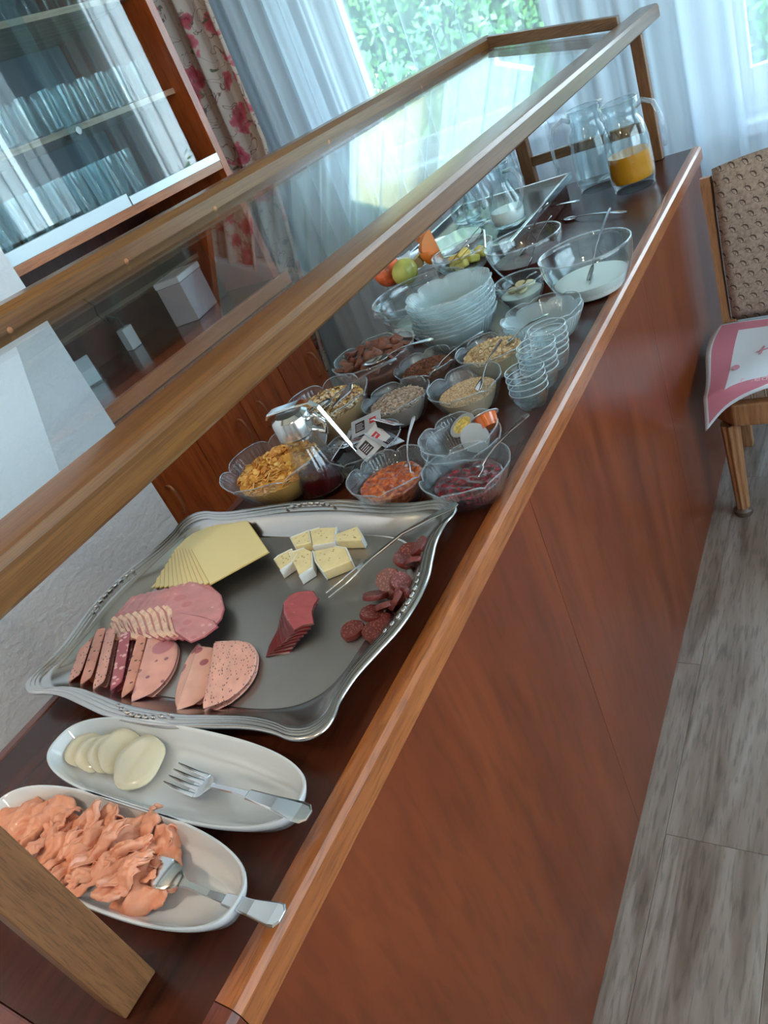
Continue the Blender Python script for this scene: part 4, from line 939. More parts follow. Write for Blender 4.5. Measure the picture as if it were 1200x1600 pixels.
# juice jugs
def jug(label, x, y, rz, juice=None, H=.232, R=.062, sc_=1):
    t = thing('glass_jug', label, 'jug', (x, y, TOP), rz)
    pr = [(.0005, 0), (R*.86, 0), (R*.93, .004), (R*.90, .012), (R*.98, .022), (R, .05), (R*.97, H*.55), (R*.86, H*.74), (R*.72, H*.80), (R*.72, H*.86), (R*.80, H), (R*.77, H), (R*.69, H*.86), (R*.69, H*.80), (R*.83, H*.735), (R*.94, H*.55), (R*.965, .05), (R*.94, .026), (.0005, .017)]
    def rf(a, i, r, z): 
        f = max(0, (z-H*.84)/(H*.16)); d = math.cos(a-PI); return 1+.22*f*max(0, d)**6
    MB().lathe(pr, 56, rf=rf).build('body', M['thick'], t, smooth='all'); rim_of(R*.79, H, 6, t, 0, 0, .0015)
    p = [(R*.70, 0, H*.90), (R*1.05, 0, H*.95), (R*1.5, 0, H*.90), (R*1.78, 0, H*.72), (R*1.80, 0, H*.52), (R*1.72, 0, H*.40)]
    MB().tube(p, lambda q: .0075-.003*q, 10).build('handle', M['bowlrim'], t, smooth='all')
    if juice:
        h = .098
        MB().lathe([(.0005, .0185), (R*.92, .027), (R*.95, .05), (R*.935, h), (.0005, h)], 40).build('juice', juice, t, smooth=40)
    return t
juicem = plain('orange_juice', (226, 146, 10), .15, sss=.1, sssc=(1, .6, .1))
jug('glass jug half full of orange juice near the counter corner', -.132, 2.285, -.25, juicem)
jug('empty glass jug just behind the orange juice jug', -.262, 2.395, -2.6, None)
# ------------------------------------------------------------------ cutlery
def frame(A, B, roll=0.0):
    """local +X runs from A (working end) to B (handle end); local Z up"""
    A, B = Vector(A), Vector(B); x = (B-A).normalized(); y = Vector((0, 0, 1)).cross(x)
    y.normalize(); z = x.cross(y)
    m = Matrix(((x.x, y.x, z.x, A.x), (x.y, y.y, z.y, A.y), (x.z, y.z, z.z, A.z), (0, 0, 0, 1)))
    return m @ Matrix.Rotation(roll, 4, 'X')
def spoon(label, A, B, L=None, wide=1.0, roll=0.0, mat='steel', group=None, bowl=.026):
    L = L or (Vector(B)-Vector(A)).length
    t = thing('spoon', label, 'spoon', group=group); t.matrix_world = frame(A, B, roll)
    a, b, d = bowl, bowl*.62, bowl*.24
    m = MB()
    def bf_(u, v):
        an = u*2*PI; r = v; w_ = b*(1+.12*math.cos(an)); x = -a*math.cos(an)*r*-1*-1; return (a*math.cos(an)*r, w_*math.sin(an)*r, -d*(1-r*r))
    m.grid(bf_, 28, 8, closeu=True)
    m.build('spoon_bowl', M[mat], t, smooth='all', solid=.0011)
    x0 = a*.93
    MB().strip([(x0, 0, -.0002, .006*wide, .002), (x0+.012, 0, .003, .0042*wide, .0022), (x0+(L-x0)*.35, 0, .006, .0042*wide, .0018), (x0+(L-x0)*.6, 0, .006, .0068*wide, .0016), (L*.93, 0, .003, .0125*wide, .0015), (L*.97, 0, .002, .0115*wide, .0015), (L, 0, .001, .006*wide, .0014)]).build('handle', M[mat], t)
    return t
def fork(label, A, B, roll=0.0, L=None, W=.029):
    L = L or (Vector(B)-Vector(A)).length
    t = thing('fork', label, 'fork'); t.matrix_world = frame(A, B, roll)
    m = MB()
    for k in range(4):
        y = (k-1.5)*W*.29
        m.strip([(0, y, .006, .0020, .0012), (.012, y, .002, .0042, .0016), (.030, y, -.0025, .0050, .0016), (.050, y*.98, -.004, .0062, .0016)])
    m.strip([(.037, 0, -.0038, W*1.0, .0014), (.044, 0, -.0043, W*1.01, .0014), (.050, 0, -.0042, W, .0015), (.056, 0, -.0036, W*.96, .0016), (.061, 0, -.0026, W*.86, .0018), (.065, 0, -.0014, W*.70, .002), (.069, 0, .0, W*.50, .0023), (.073, 0, .0016, W*.33, .0026), (.079, 0, .0038, .0066, .003)])
    m.build('fork_head', M['steel'], t, smooth=50)
    MB().strip([(.077, 0, .0035, .0065, .003), (L*.52, 0, .0075, .0070, .003), (L*.62, 0, .008, .0085, .0028)]).build('neck', M['steel'], t)
    MB().strip([(L*.62, 0, .008, .0125, .0030), (L*.80, 0, .0065, .0165, .0028), (L*.94, 0, .004, .0225, .0026), (L*.975, 0, .003, .0215, .0026), (L, 0, .0022, .0110, .0026)]).build('handle', M['steel'], t, bevel=.0006)
    return t
def A3(px, py, z): q = P(px, py, z); return (q.x, q.y, TOP+z)
spoon('spoon standing in the orange apricot jam', A3(634, 745, .030), A3(649, 650, .115))
spoon('spoon lying in the dark berry jam, handle over the counter edge', A3(737, 744, .036), A3(827, 648, .088), bowl=.024)
spoon('teaspoon stuck in the flax seeds', A3(676, 577, .050), A3(756, 519, .098), bowl=.020)
spoon('spoon stuck in the sandy bran', A3(745, 610, .046), A3(785, 531, .115), bowl=.023)
spoon('spoon laid across the rolled oats towards the glass cups', A3(790, 536, .056), A3(857, 492, .10), bowl=.022)
spoon('serving spoon resting on the chocolate cereal pillows', A3(587, 562, .088), A3(677, 531, .096), bowl=.030, wide=1.4)
spoon('large serving spoon in the muesli with its handle towards the flax seeds', A3(497, 637, .082), A3(620, 561, .105), bowl=.032, wide=1.4)
spoon('second muesli spoon with its dark handle end pointing up', A3(507, 660, .050), A3(551, 604, .115), bowl=.018, wide=2.0, roll=.5)
spoon('spoon standing in the white yoghurt bowl', A3(921, 433, .048), A3(955, 325, .165), bowl=.026, wide=1.5)
spoon('bright spoon leaning in the plum compote bowl', A3(815, 398, .062), A3(856, 318, .165), bowl=.024, wide=1.4)
spoon('dark-looking spoon leaning beside the bright one in the compote', A3(826, 412, .062), A3(862, 338, .150), bowl=.02, wide=1.4)
spoon('small spoon curled in the curd bowl', A3(812, 450, .045), A3(838, 426, .075), bowl=.018)
spoon('spoon lying flat on the counter behind the yoghurt bowl', A3(890, 341, .006), A3(979, 332, .006), bowl=.022, wide=1.3)
spoon('spoon lying on the tray edge behind the compote bowl', A3(822, 336, .035), A3(906, 314, .035), bowl=.02, wide=1.3)
# two-pronged serving fork on the silver tray
t = thing('serving_fork', 'long two-pronged serving fork resting on the tray corner', 'fork')
pa, pb = Vector(A3(512, 931, .012)), Vector(A3(714, 786, .043)); t.matrix_world = frame(pa, pb); L = (pb-pa).length
m = MB()
for s in (-1, 1): m.strip([(0, s*.0065, .001, .0016, .0014), (.03, s*.0070, .003, .0026, .0018), (.052, s*.0058, .006, .0034, .002), (.060, s*.0030, .007, .0040, .002)])
m.strip([(.055, 0, .0068, .012, .002), (.066, 0, .008, .011, .0022), (.082, 0, .009, .006, .0026)])
m.build('fork_head', M['steel'], t)
MB().strip([(.081, 0, .0085, .0055, .003), (L*.6, 0, .012, .0060, .0026), (L*.8, 0, .006, .010, .0024), (L*.97, 0, .0, .0165, .0022), (L, 0, -.001, .009, .002)]).build('handle', M['steel'], t)

# ------------------------------------------------------------------ foil packets and portion cups
foil = plain('packet_foil', (206, 206, 212), .3, .55, bmp=.25, nscale=140); pkd = plain('packet_print_dark', (48, 22, 26), .3, coat=.5); pkr = plain('packet_print_red', (176, 34, 40), .35)
pdk = plain('packet_tray_dark', (30, 20, 20), .35)
PS = 1.28
def packet(label, px, py, z, rz, tx, ty, dark=True, words_='JAM'):
    q = P(px, py, z); t = thing('portion_packet', label, 'packet', (q.x, q.y, TOP+z)); t.rotation_euler = (tx, ty, rz); t.scale = (PS, PS, PS)
    MB().add([(-.020, -.013, 0), (.020, -.013, 0), (.020, .013, 0), (-.020, .013, 0), (-.015, -.009, -.009), (.015, -.009, -.009), (.015, .009, -.009), (-.015, .009, -.009)], [(3, 2, 1, 0), (4, 5, 6, 7), (0, 1, 5, 4), (1, 2, 6, 5), (2, 3, 7, 6), (3, 0, 4, 7)][1:]).build('packet_tray', pdk, t)
    MB().box(-.0235, .0235, -.016, .016, 0, .0007).build('foil_lid', foil, t)
    MB().box(-.017, -.002 if dark else -.008, -.009, .009, .0007, .0010).build('printed_panel', pkd, t)
    MB().box(.006, .016, -.003, .007, .0007, .0010).build('printed_panel', pkr if dark else foil, t)
    m = MB()
    for i in range(4): m.box(-.0155, -.0035-.002*(i % 2), -.0062+.0034*i, -.0051+.0034*i, .0010, .0013)
    m.box(.0075, .0145, .001, .003, .0010, .0013)
    m.build('printed_stripe', foil, t); return t
packet('foil-topped portion packet lying highest across the packets bowl', 572, 663, .068, .35, .35, -.15)
packet('portion packet tipped up at the right rim of the packets bowl', 607, 660, .066, 1.9, .5, .5)
packet('portion packet at the front left of the packets bowl', 548, 692, .056, 1.2, -.15, .25)
packet('portion packet leaning on its side at the front of the packets bowl', 580, 692, .052, .9, .5, -.35)
packet('portion packet lying under the others in the packets bowl', 565, 682, .048, .2, .15, .1, False)
packet('portion packet hanging over the left rim of the packets bowl', 524, 704, .052, 2.4, -.5, .3, False)
packet('portion packet under the tipped one in the packets bowl', 600, 684, .050, 2.7, .3, -.3, False)
honey = glass('honey', (.86, .42, .10), .08, white=.35, wcol=(.75, .30, .05)); hplast = plain('amber_cup', (196, 92, 26), .15, coat=.6, sss=.2)
lidm = plain('lid_foil', (186, 190, 194), .3, .4, bmp=.3, nscale=90); lidp = plain('lid_print_yellow', (196, 172, 92), .4, var=.3, nscale=160)
def pcup(label, px, py, z, rx, ry, body, printed):
    q = P(px, py, z); t = thing('portion_cup', label, 'portion cup', (q.x, q.y, TOP+z)); t.rotation_euler = (rx, ry, 0)
    MB().lathe([(0, -.020), (.015, -.020), (.019, -.001), (0, -.001)], 28).build('cup_body', body, t, smooth=40)
    MB().lathe([(0, -.0008), (.0235, -.0008), (.0235, .0002), (0, .0006)], 28).build('foil_lid', lidm, t, smooth=40)
    if printed: MB().lathe([(0, .0007), (.0165, .0005), (0, .0009)], 24).build('printed_panel', lidp, t)
    return t
pcup('honey portion cup with yellow printed foil lid in the nested bowls', 722, 664, .062, .35, -.25, hplast, True)
pcup('amber honey portion cup tipped at the rear of the nested bowls', 757, 650, .070, -.55, -.5, hplast, False)
pcup('portion cup half hidden under the yellow printed one', 742, 668, .050, -.2, .3, hplast, True)
pcup('brown portion cup standing on its side in the nested bowls', 742, 684, .050, 1.2, .5, plain('brown_cup_side', (120, 72, 44), .2, coat=.6), False)

# ------------------------------------------------------------------ syrup dispenser
q = P(498, 764, 0); SY = (q.x+.014, q.y+.002)
t = thing('syrup_dispenser', 'glass syrup dispenser with chrome lid and lever', 'dispenser', (SY[0], SY[1], TOP))
H = .125
MB().lathe([(.0005, 0), (.034, 0), (.037, .004), (.036, .03), (.031, .055), (.024, .072), (.0225, .085), (.025, .097), (.0225, .097), (.0205, .085), (.022, .073), (.029, .055), (.034, .03), (.0345, .007), (.0005, .006)], 48).build('glass_body', glass('fluted_glass', (.92, .94, .95), .03, ribs=26, boost=1.3), t, smooth='all')
MB().lathe([(.0005, .0065), (.0335, .008), (.0335, .03), (.0305, .045), (.0005, .045)], 40).build('syrup', plain('dark_syrup', (74, 16, 14), .08, coat=.8), t, smooth=40)
MB().lathe([(.0005, .1285), (.020, .1275), (.0265, .1225), (.028, .119), (.028, .096), (.026, .0935), (.0005, .0935)], 40).build('lid', plain('lid_metal', (210, 208, 204), .18, 1.0), t, smooth=28)
MB().strip([(-.034, 0, .126, .018, .003), (-.028, 0, .133, .022, .0035), (.022, 0, .138, .022, .004), (.040, 0, .137, .011, .003), (.050, 0, .128, .009, .003), (.070, 0, .070, .008, .003), (.077, 0, .052, .007, .003)]).build('lever', M['chrome'], t, bevel=.0008)
MB().tube([(.024, 0, .112), (.040, 0, .118), (.050, 0, .105), (.046, 0, .090), (.028, 0, .098)], .004, 8).build('hinge_loop', M['chrome'], t, smooth='all')
t.rotation_euler = (0, 0, .12); t.scale = (1.22, 1.22, 1.22)
cd_ = MB().box(-.03, .03, -.02, .02, 0, .0008).build('paper_label', plain('kraft', (196, 172, 142), .9)); q = P(527, 742, 0); cd_.location = (q.x, q.y, TOP+.0005); cd_.rotation_euler = (0, 0, .2); tag(cd_, 'small beige paper card lying beneath the syrup dispenser', 'card')

# ------------------------------------------------------------------ silver tray
TC = (-.328, .542); 
q4 = [(0, .228), (.06, .226), (.12, .217), (.175, .209), (.215, .209), (.245, .213), (.268, .208), (.281, .194), (.283, .176), (.279, .155), (.281, .12), (.290, .085), (.301, .045), (.305, 0)]
def outline():
    a = list(q4); b = [(x, -y) for x, y in reversed(q4[:-1])]; r = a+b; l = [(-x, y) for x, y in reversed(r[1:-1])]; return r+l
OL = outline(); 
def smoothpath(pts, k=4):
    n = len(pts); out = []
    for i in range(n):
        p0, p1, p2, p3 = [Vector(pts[(i+j-1) % n]) for j in range(4)]
        for s in range(k):
            t = s/k; out.append(tuple(.5*((2*p1)+(p2-p0)*t+(2*p0-5*p1+4*p2-p3)*t*t+(3*p1-p0-3*p2+p3)*t**3)))
    return out
OS = smoothpath(OL)
def inset(pt, d):
    x, y = pt; r = math.hypot(x/.29, y/.22); return (x-d*(x/.29)/max(r, .3)*1.0, y-d*(y/.22)/max(r, .3)*1.0)
def innerpt(pt, d):   # well outline: rounded rectangle scaled in
    x, y = pt; ax, ay = .285-d, .213-d; a = math.atan2(y/.213, x/.285)
    p = 5.0; c, s = math.cos(a), math.sin(a); r = (abs(c)**p+abs(s)**p)**(-1/p); return (ax*r*c, ay*r*s)
tray = thing('silver_tray', 'large rectangular silver tray with fluted wavy rim and cold cuts', 'tray', (TC[0], TC[1], TOP), .012)
rows = [(0.0, .028, 0), (-.0015, .0315, 0), (.0025, .0338, 0), (.0060, .0308, 0), (.0075, .0308, 0), (.0095, .0325, 0), (.0125, .0290, 0), (.0138, .0290, 0), (.0158, .0302, 0), (.019, .0258, 0), (.0203, .0258, 0), (.022, .0266, 0), (.025, .0205, .25), (.031, .0140, .6), (.037, .0085, .9), (.043, .0055, 1), (.046, .0050, 1)]
m = MB(); n = len(OS)
for (d, z, k) in rows:
    for p in OS:
        a = inset(p, d); b = innerpt(p, d); m.v.append((a[0]*(1-k)+b[0]*k, a[1]*(1-k)+b[1]*k, z))
for i in range(len(rows)-1):
    for j in range(n):
        l = (j+1) % n; m.f.append((i*n+j, (i+1)*n+j, (i+1)*n+l, i*n+l)); m.mi.append(0)
m.build('rim', M['silver'], tray, smooth='all', solid=.0012)
w_ = MB(); base = []
for p in OS: b = innerpt(p, .0455); base.append((b[0], b[1]))
w_.prism(base, .0008, .0052); w_.build('well', M['silverwell'], tray)
# chased ornaments at the middle of each side
m = MB()
for (cx, cy, ax) in [(0, .220, 0), (0, -.220, 0), (.294, 0, 1), (-.294, 0, 1)]:
    for k in range(-4, 5):
        o_ = k*.0125; s = .0045*(1-abs(k)*.09); px_, py_ = (cx+o_, cy-(.0016*k*k*.4)*math.copysign(1, cy)) if ax == 0 else (cx-(.0014*k*k*.4)*math.copysign(1, cx), cy+o_)
        m.grid(lambda u, v: (px_+s*(1.5 if ax == 0 else .8)*math.cos(u*2*PI)*math.sin(v*PI), py_+s*(.8 if ax == 0 else 1.5)*math.sin(u*2*PI)*math.sin(v*PI), .0335+s*.5*math.cos(v*PI)), 8, 5, closeu=True)
m.build('chased_ornament', M['silver'], tray, smooth='all', kind='stuff')
WZ = .0055   # height of the well above the counter

# ------------------------------------------------------------------ cheese and cold cuts
def poly(pts, z):  # pixel outline -> world (x, y) on the plane z above the counter
    return [tuple(P(px, py, z)[:2]) for px, py in pts]
def place_poly(name, label, cat, pts2, z0, z1, mats, group=None, side=None, bevel=.0006, sub=False):
    cx = sum(p[0] for p in pts2)/len(pts2); cy = sum(p[1] for p in pts2)/len(pts2)
    o = MB().prism([(p[0]-cx, p[1]-cy) for p in pts2], 0, z1-z0, side=side).build(name, mats, bevel=bevel); o.location = (cx, cy, TOP+z0); return tag(o, label, cat, group) if cat else o
def slab(m, pts, z0, z1, ring=.0016, drop=.0005, mi=0, me=1):
    """a thin slice: flat top, rounded-off edge band, darker to draw the shade line between slices"""
    n = len(pts); z0f = z0 if callable(z0) else (lambda x, y: z0); z1f = z1 if callable(z1) else (lambda x, y: z1)
    ar = sum(pts[i][0]*pts[(i+1) % n][1]-pts[(i+1) % n][0]*pts[i][1] for i in range(n))
    if ar < 0: pts = list(reversed(pts))
    cx = sum(p[0] for p in pts)/n; cy = sum(p[1] for p in pts)/n; o = len(m.v); inn = []
    for x, y in pts:
        l = math.hypot(x-cx, y-cy); f = max(0, 1-ring/l); inn.append((cx+(x-cx)*f, cy+(y-cy)*f))
    m.v += [(x, y, z0f(x, y)) for x, y in pts]+[(x, y, z1f(x, y)-drop) for x, y in pts]+[(x, y, z1f(x, y)) for x, y in inn]
    m.f.append(tuple(o+i for i in reversed(range(n)))); m.mi.append(me); m.f.append(tuple(o+2*n+i for i in range(n))); m.mi.append(mi)
    for k in (0, 1):
        for i in range(n): j = (i+1) % n; m.f.append((o+k*n+i, o+k*n+j, o+(k+1)*n+j, o+(k+1)*n+i)); m.mi.append(me)
    return m
gouda = plain('gouda', (232, 208, 150), .42, sss=.3, sssc=(1, .8, .4)); goude = plain('gouda_edge', (196, 166, 100), .45, sss=.2)  # edge tone: drier cheese, plus painted shade of the gaps between slices
top = poly([(301, 862), (330, 838), (362, 822), (389, 817), (405, 840), (423, 867), (378, 892), (331, 918), (316, 892)], .024)
Pt, Pb = P(331, 918, .024), P(262, 914, .010); dxy = Vector((Pb.x-Pt.x, Pb.y-Pt.y))
ccx, ccy = top[3]
for i in range(13):
    f = i/12; a = -.28*f; c_, s_ = math.cos(a), math.sin(a)
    pts = [(ccx+(x-ccx)*c_-(y-ccy)*s_+dxy.x*f*.95, ccy+(x-ccx)*s_+(y-ccy)*c_+dxy.y*f*.95) for x, y in top]
    z = WZ+.0018+.0019*(12-i); cx = sum(p[0] for p in pts)/9; cy = sum(p[1] for p in pts)/9
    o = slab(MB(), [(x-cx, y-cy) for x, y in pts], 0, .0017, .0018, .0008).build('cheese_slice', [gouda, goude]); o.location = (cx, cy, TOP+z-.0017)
    tag(o, 'top pale yellow cheese slice of the fan' if i == 0 else f'pale yellow cheese slice, {ORD[i]} from the top of the fan', 'cheese', None if i == 0 else 'fanned cheese slices')
def C2(x, y): return (410+x/4.138, 790+y/4.138)
brie = plain('brie_paste', (228, 208, 158), .5, var=.04, nscale=50, sss=.3, sssc=(1, .8, .4)); rind = plain('brie_rind', (222, 220, 214), .8, bmp=.3, nscale=200); hole = plain('brie_hole', (176, 150, 92), .6)
pieces = [('back left', [(175, 205), (300, 155), (315, 235), (205, 262)]), ('back middle', [(300, 157), (365, 138), (480, 132), (465, 238), (320, 262)]), ('back right', [(460, 182), (610, 127), (652, 195), (640, 222), (470, 225)]),
  ('front left', [(70, 345), (100, 318), (190, 275), (225, 305), (192, 362), (112, 418)]), ('front middle', [(168, 300), (270, 268), (322, 290), (322, 398), (235, 455), (192, 362)]), ('front right', [(322, 287), (470, 258), (542, 268), (578, 355), (390, 430), (338, 360)])]
for k, (nm, pp) in enumerate(pieces):
    pts = poly([C2(*p) for p in pp], WZ+.017); cx = sum(p[0] for p in pts)/len(pts); cy = sum(p[1] for p in pts)/len(pts)
    lo = [((x-cx)*.94, (y-cy)*.94) for x, y in pts]
    t = thing('brie_piece', f'white-rinded soft cheese piece, {nm} of the six', 'cheese', (cx, cy, TOP+WZ))
    MB().prism(lo, 0.0, .0162).build('paste', brie, t, bevel=.0015)
    # rind hugs the outer edges away from the cut corner
    full = [((x-cx), (y-cy)) for x, y in pts]; m = MB()
    for i in range(len(full)):
        a, b = full[i], full[(i+1) % len(full)]
        if (i+k) % 3 == 2: continue
        m.add([(a[0], a[1], .0003), (b[0], b[1], .0003), (b[0], b[1], .0168), (a[0], a[1], .0168), (a[0]*.93, a[1]*.93, .0003), (b[0]*.93, b[1]*.93, .0003), (b[0]*.93, b[1]*.93, .0168), (a[0]*.93, a[1]*.93, .0168)],
          [(0, 1, 2, 3), (5, 4, 7, 6), (3, 2, 6, 7), (1, 0, 4, 5), (0, 3, 7, 4), (2, 1, 5, 6)])
    m.build('rind', rind, t, bevel=.0004, kind='stuff')
    m = MB(); rs = random.Random(k)
    for _ in range(9):
        x, y = lo[rs.randrange(len(lo))]; f = rs.uniform(.1, .75); x *= f; y *= f; r = rs.uniform(.0006, .0013)
        m.prism([(x+r*1.5*math.cos(a), y+r*math.sin(a)) for a in [2*PI*i/8 for i in range(8)]], .0158, .01635)
    m.build('holes', hole, t)

def C3(x, y): return (90+x/3.529, 900+y/3.529)
hamm = speckled('ham_pink', (198, 128, 128), (214, 160, 156), 60, .2, (1, 1.6, 1), .3, ((190, 112, 114), 26, .30)); hamf = plain('ham_fat', (226, 182, 158), .35, var=.12, nscale=70, sss=.3)
hame = plain('ham_edge', (150, 74, 80), .3)  # darker ring paints the shade lines between the fanned slices
hamt = [C3(*p) for p in [(600, 182), (660, 100), (740, 50), (850, 66), (918, 128), (934, 200), (918, 262), (885, 300), (820, 345), (742, 378), (690, 350), (655, 325), (640, 260), (630, 212)]]
ht = poly(hamt, .018); hc = (sum(p[0] for p in ht)/len(ht), sum(p[1] for p in ht)/len(ht))
d0, d1 = P(*C3(360, 80), .012)-P(*C3(740, 50), .02), P(*C3(220, 240), .012)-P(*C3(630, 212), .02)
dd = ((d0.x+d1.x)/2, (d0.y+d1.y)/2)
for i in range(11):
    f = i/10; a = .25*f; c_, s_ = math.cos(a), math.sin(a); sc2 = 1-.10*f
    pts = [(hc[0]+((x-hc[0])*c_-(y-hc[1])*s_)*sc2+dd[0]*f, hc[1]+((x-hc[0])*s_+(y-hc[1])*c_)*sc2+dd[1]*f) for x, y in ht]
    z = WZ+.0015+.0019*(10-i); cx, cy = hc[0]+dd[0]*f, hc[1]+dd[1]*f
    loc_ = [(x-cx, y-cy) for x, y in pts]
    t = thing('ham_slice', 'topmost pink boiled ham slice with a folded flap' if i == 0 else f'pink boiled ham slice, {ORD[i]} from the top of the fan', 'ham', (cx, cy, TOP+z-.0015), group=None if i == 0 else 'fanned boiled ham slices')
    zf_ = lambda x, y: .0015+.0022*math.sin(x*60+i)*math.sin(y*50)
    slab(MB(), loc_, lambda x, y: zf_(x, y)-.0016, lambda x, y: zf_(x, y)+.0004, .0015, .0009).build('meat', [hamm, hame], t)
    if i == 0:
        fl_ = [(x-cx, y-cy) for x, y in poly([C3(*p) for p in [(640, 208), (700, 215), (800, 235), (870, 255), (893, 290), (820, 345), (742, 378), (690, 350), (655, 325), (636, 260)]], .024)]
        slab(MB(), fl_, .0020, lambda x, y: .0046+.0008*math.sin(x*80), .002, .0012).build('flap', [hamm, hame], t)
    m = MB(); e = [loc_[0], loc_[13], loc_[12], loc_[11], loc_[10]]
    m.strip([(x*.985, y*.985, .0014, .0085, .0024) for x, y in e], side=(0, .3, 1) if False else (1, .0, .0)); m.build('fat_rim', hamf, t)

def folded(name, label, cat, A, B, bulge, h, mat, group=None, thick=.0014, z=WZ, ripple=.0, n=18, swell=.5, p=2.4):
    """a round slice folded over: the fold runs A->B, both leaves reach out to the side by bulge (a roll when bulge is small)"""
    A, B = Vector((A[0], A[1])), Vector((B[0], B[1])); L = (B-A).length; x = (B-A)/L; y = Vector((-x.y, x.x)); 
    if bulge < 0: y = -y; bulge = -bulge
    c = (A+B)/2; m = MB()
    def fn(u, v):
        w = bulge*max(0.0, 1-abs(2*u-1)**p)**.5+.002; s = abs(2*v-1)*w; sg = 1 if v > .5 else -1
        q = min(1.0, s/(h*.55)); zz = h*.5+sg*(h*.5)*math.sqrt(max(0, 1-(1-q)**2))
        fall = max(0, (s-h*.55))/max(w, .001); top_ = zz
        if sg > 0: top_ = zz-(h-thick*1.9)*min(1, fall/max(.25, 1))*swell*1.6; top_ = max(top_, thick*1.9)
        else: top_ = max(zz, thick*.7)
        lx = (u-.5)*L; ly = s-h*.45*(q if q < 1 else 1)+ripple*math.sin(u*9)
        return (lx, ly, top_+ripple*.6*math.sin(u*11+s*80))
    m.grid(fn, n, 25)
    o = m.build(name, mat, smooth='all', solid=thick); o.location = (c.x, c.y, TOP+z); o.rotation_euler = (0, 0, math.atan2(x.y, x.x))
    if y.dot(Vector((-x.y, x.x))) < 0: o.scale = (1, -1, 1)
    return tag(o, label, cat, group)
herb = speckled('herb_sausage', (212, 150, 134), (74, 60, 54), 150, .26, (1, 2.2, 1)); pepp = speckled('pepper_sausage', (206, 138, 118), (70, 48, 42), 110, .24, (1.4, 1, 1))
mort = speckled('ham_sausage', (220, 156, 142), (150, 92, 98), 60, .2, (1, 1, 1), .34, ((188, 118, 124), 22, .34)); sala = speckled('mottled_salami', (168, 84, 92), (222, 170, 166), 130, .42, (1, 1, 1)); veal = speckled('veined_sausage', (224, 168, 152), (120, 76, 78), 38, .16, (1, 1, 1), .34, ((166, 96, 102), 34, .24))
def W2(x, y, z=.014): q = P(*C3(x, y), z); return (q.x, q.y)
rolls = [((168, 292), (62, 590), herb, 'leftmost rolled pepper-flecked sausage slice'), ((222, 296), (125, 608), pepp, 'second rolled pink sausage slice from the left'), ((274, 302), (196, 634), herb, 'third rolled sausage slice with grey herb flecks'),
         ((352, 318), (292, 640), sala, 'rolled purple mottled salami slice'), ((446, 334), (352, 680), pepp, 'rolled peppered sausage slice right of the salami')]
for (a, b, mt, lab) in rolls:
    A, B = W2(a[0]+4, a[1]), W2(b[0]+4, b[1]); folded('sausage_slice', lab, 'sausage', A, B, .021, .013, mt, swell=.2, p=14)
A, B = W2(510, 345), W2(412, 705); folded('sausage_slice', 'folded pink sausage slice with large ham inlays', 'sausage', A, B, .058, .014, mort)
A, B = W2(790, 388, .010), W2(690, 748, .010); folded('sausage_slice', 'folded pink slice with dark holes, left of the herb slice', 'sausage', A, B, -.022, .012, veal)
A, B = W2(775, 390, .016), W2(655, 745, .016); o = folded('sausage_slice', 'rolled-back flap slice peeking out left of the herb slice', 'sausage', A, B, .050, .013, veal)
A, B = W2(880, 382), W2(815, 755); folded('sausage_slice', 'large folded pink slice dotted with grey herbs', 'sausage', A, B, .070, .016, speckled('herb_sausage_fine', (222, 162, 146), (92, 76, 72), 170, .26, (1, 2.4, 1)), z=WZ+.002)

# smoked beef fan
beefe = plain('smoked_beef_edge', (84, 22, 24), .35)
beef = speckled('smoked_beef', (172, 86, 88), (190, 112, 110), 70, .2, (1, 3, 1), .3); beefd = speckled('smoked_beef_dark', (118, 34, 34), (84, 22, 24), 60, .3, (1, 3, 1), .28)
bt = poly([C2(*p) for p in [(222, 568), (290, 552), (335, 556), (372, 606), (345, 650), (330, 700), (338, 772), (268, 790), (210, 820), (165, 765), (132, 700), (138, 635), (175, 590)]], .020)
bc_ = (sum(p[0] for p in bt)/len(bt), sum(p[1] for p in bt)/len(bt))
pv = P(*C2(330, 900), .006); shift = P(*C2(5, 850), .006)-P(*C2(140, 690), .018)
for i in range(8):
    f = i/7; a = -.0; pts = []
    for k, (x, y) in enumerate(bt):
        g = f*(.75+.25*math.sin(k)); pts.append((x+shift.x*g*1.25+(pv.x-x)*.15*f, y+(shift.y)*g*.9+(pv.y-y)*.24*f))
    cx = sum(p[0] for p in pts)/13; cy = sum(p[1] for p in pts)/13; z = WZ+.0012+.0022*(7-i)
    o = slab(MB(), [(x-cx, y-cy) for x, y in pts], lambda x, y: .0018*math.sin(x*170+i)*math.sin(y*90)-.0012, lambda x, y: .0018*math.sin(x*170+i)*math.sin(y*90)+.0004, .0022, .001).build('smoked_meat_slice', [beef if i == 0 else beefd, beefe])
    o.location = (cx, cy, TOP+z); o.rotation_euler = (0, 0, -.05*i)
    tag(o, 'top rosy smoked beef slice of the small fan' if i == 0 else f'dark red smoked beef slice, {ORD[i]} from the top of the small fan', 'smoked meat', None if i == 0 else 'smoked beef fan')
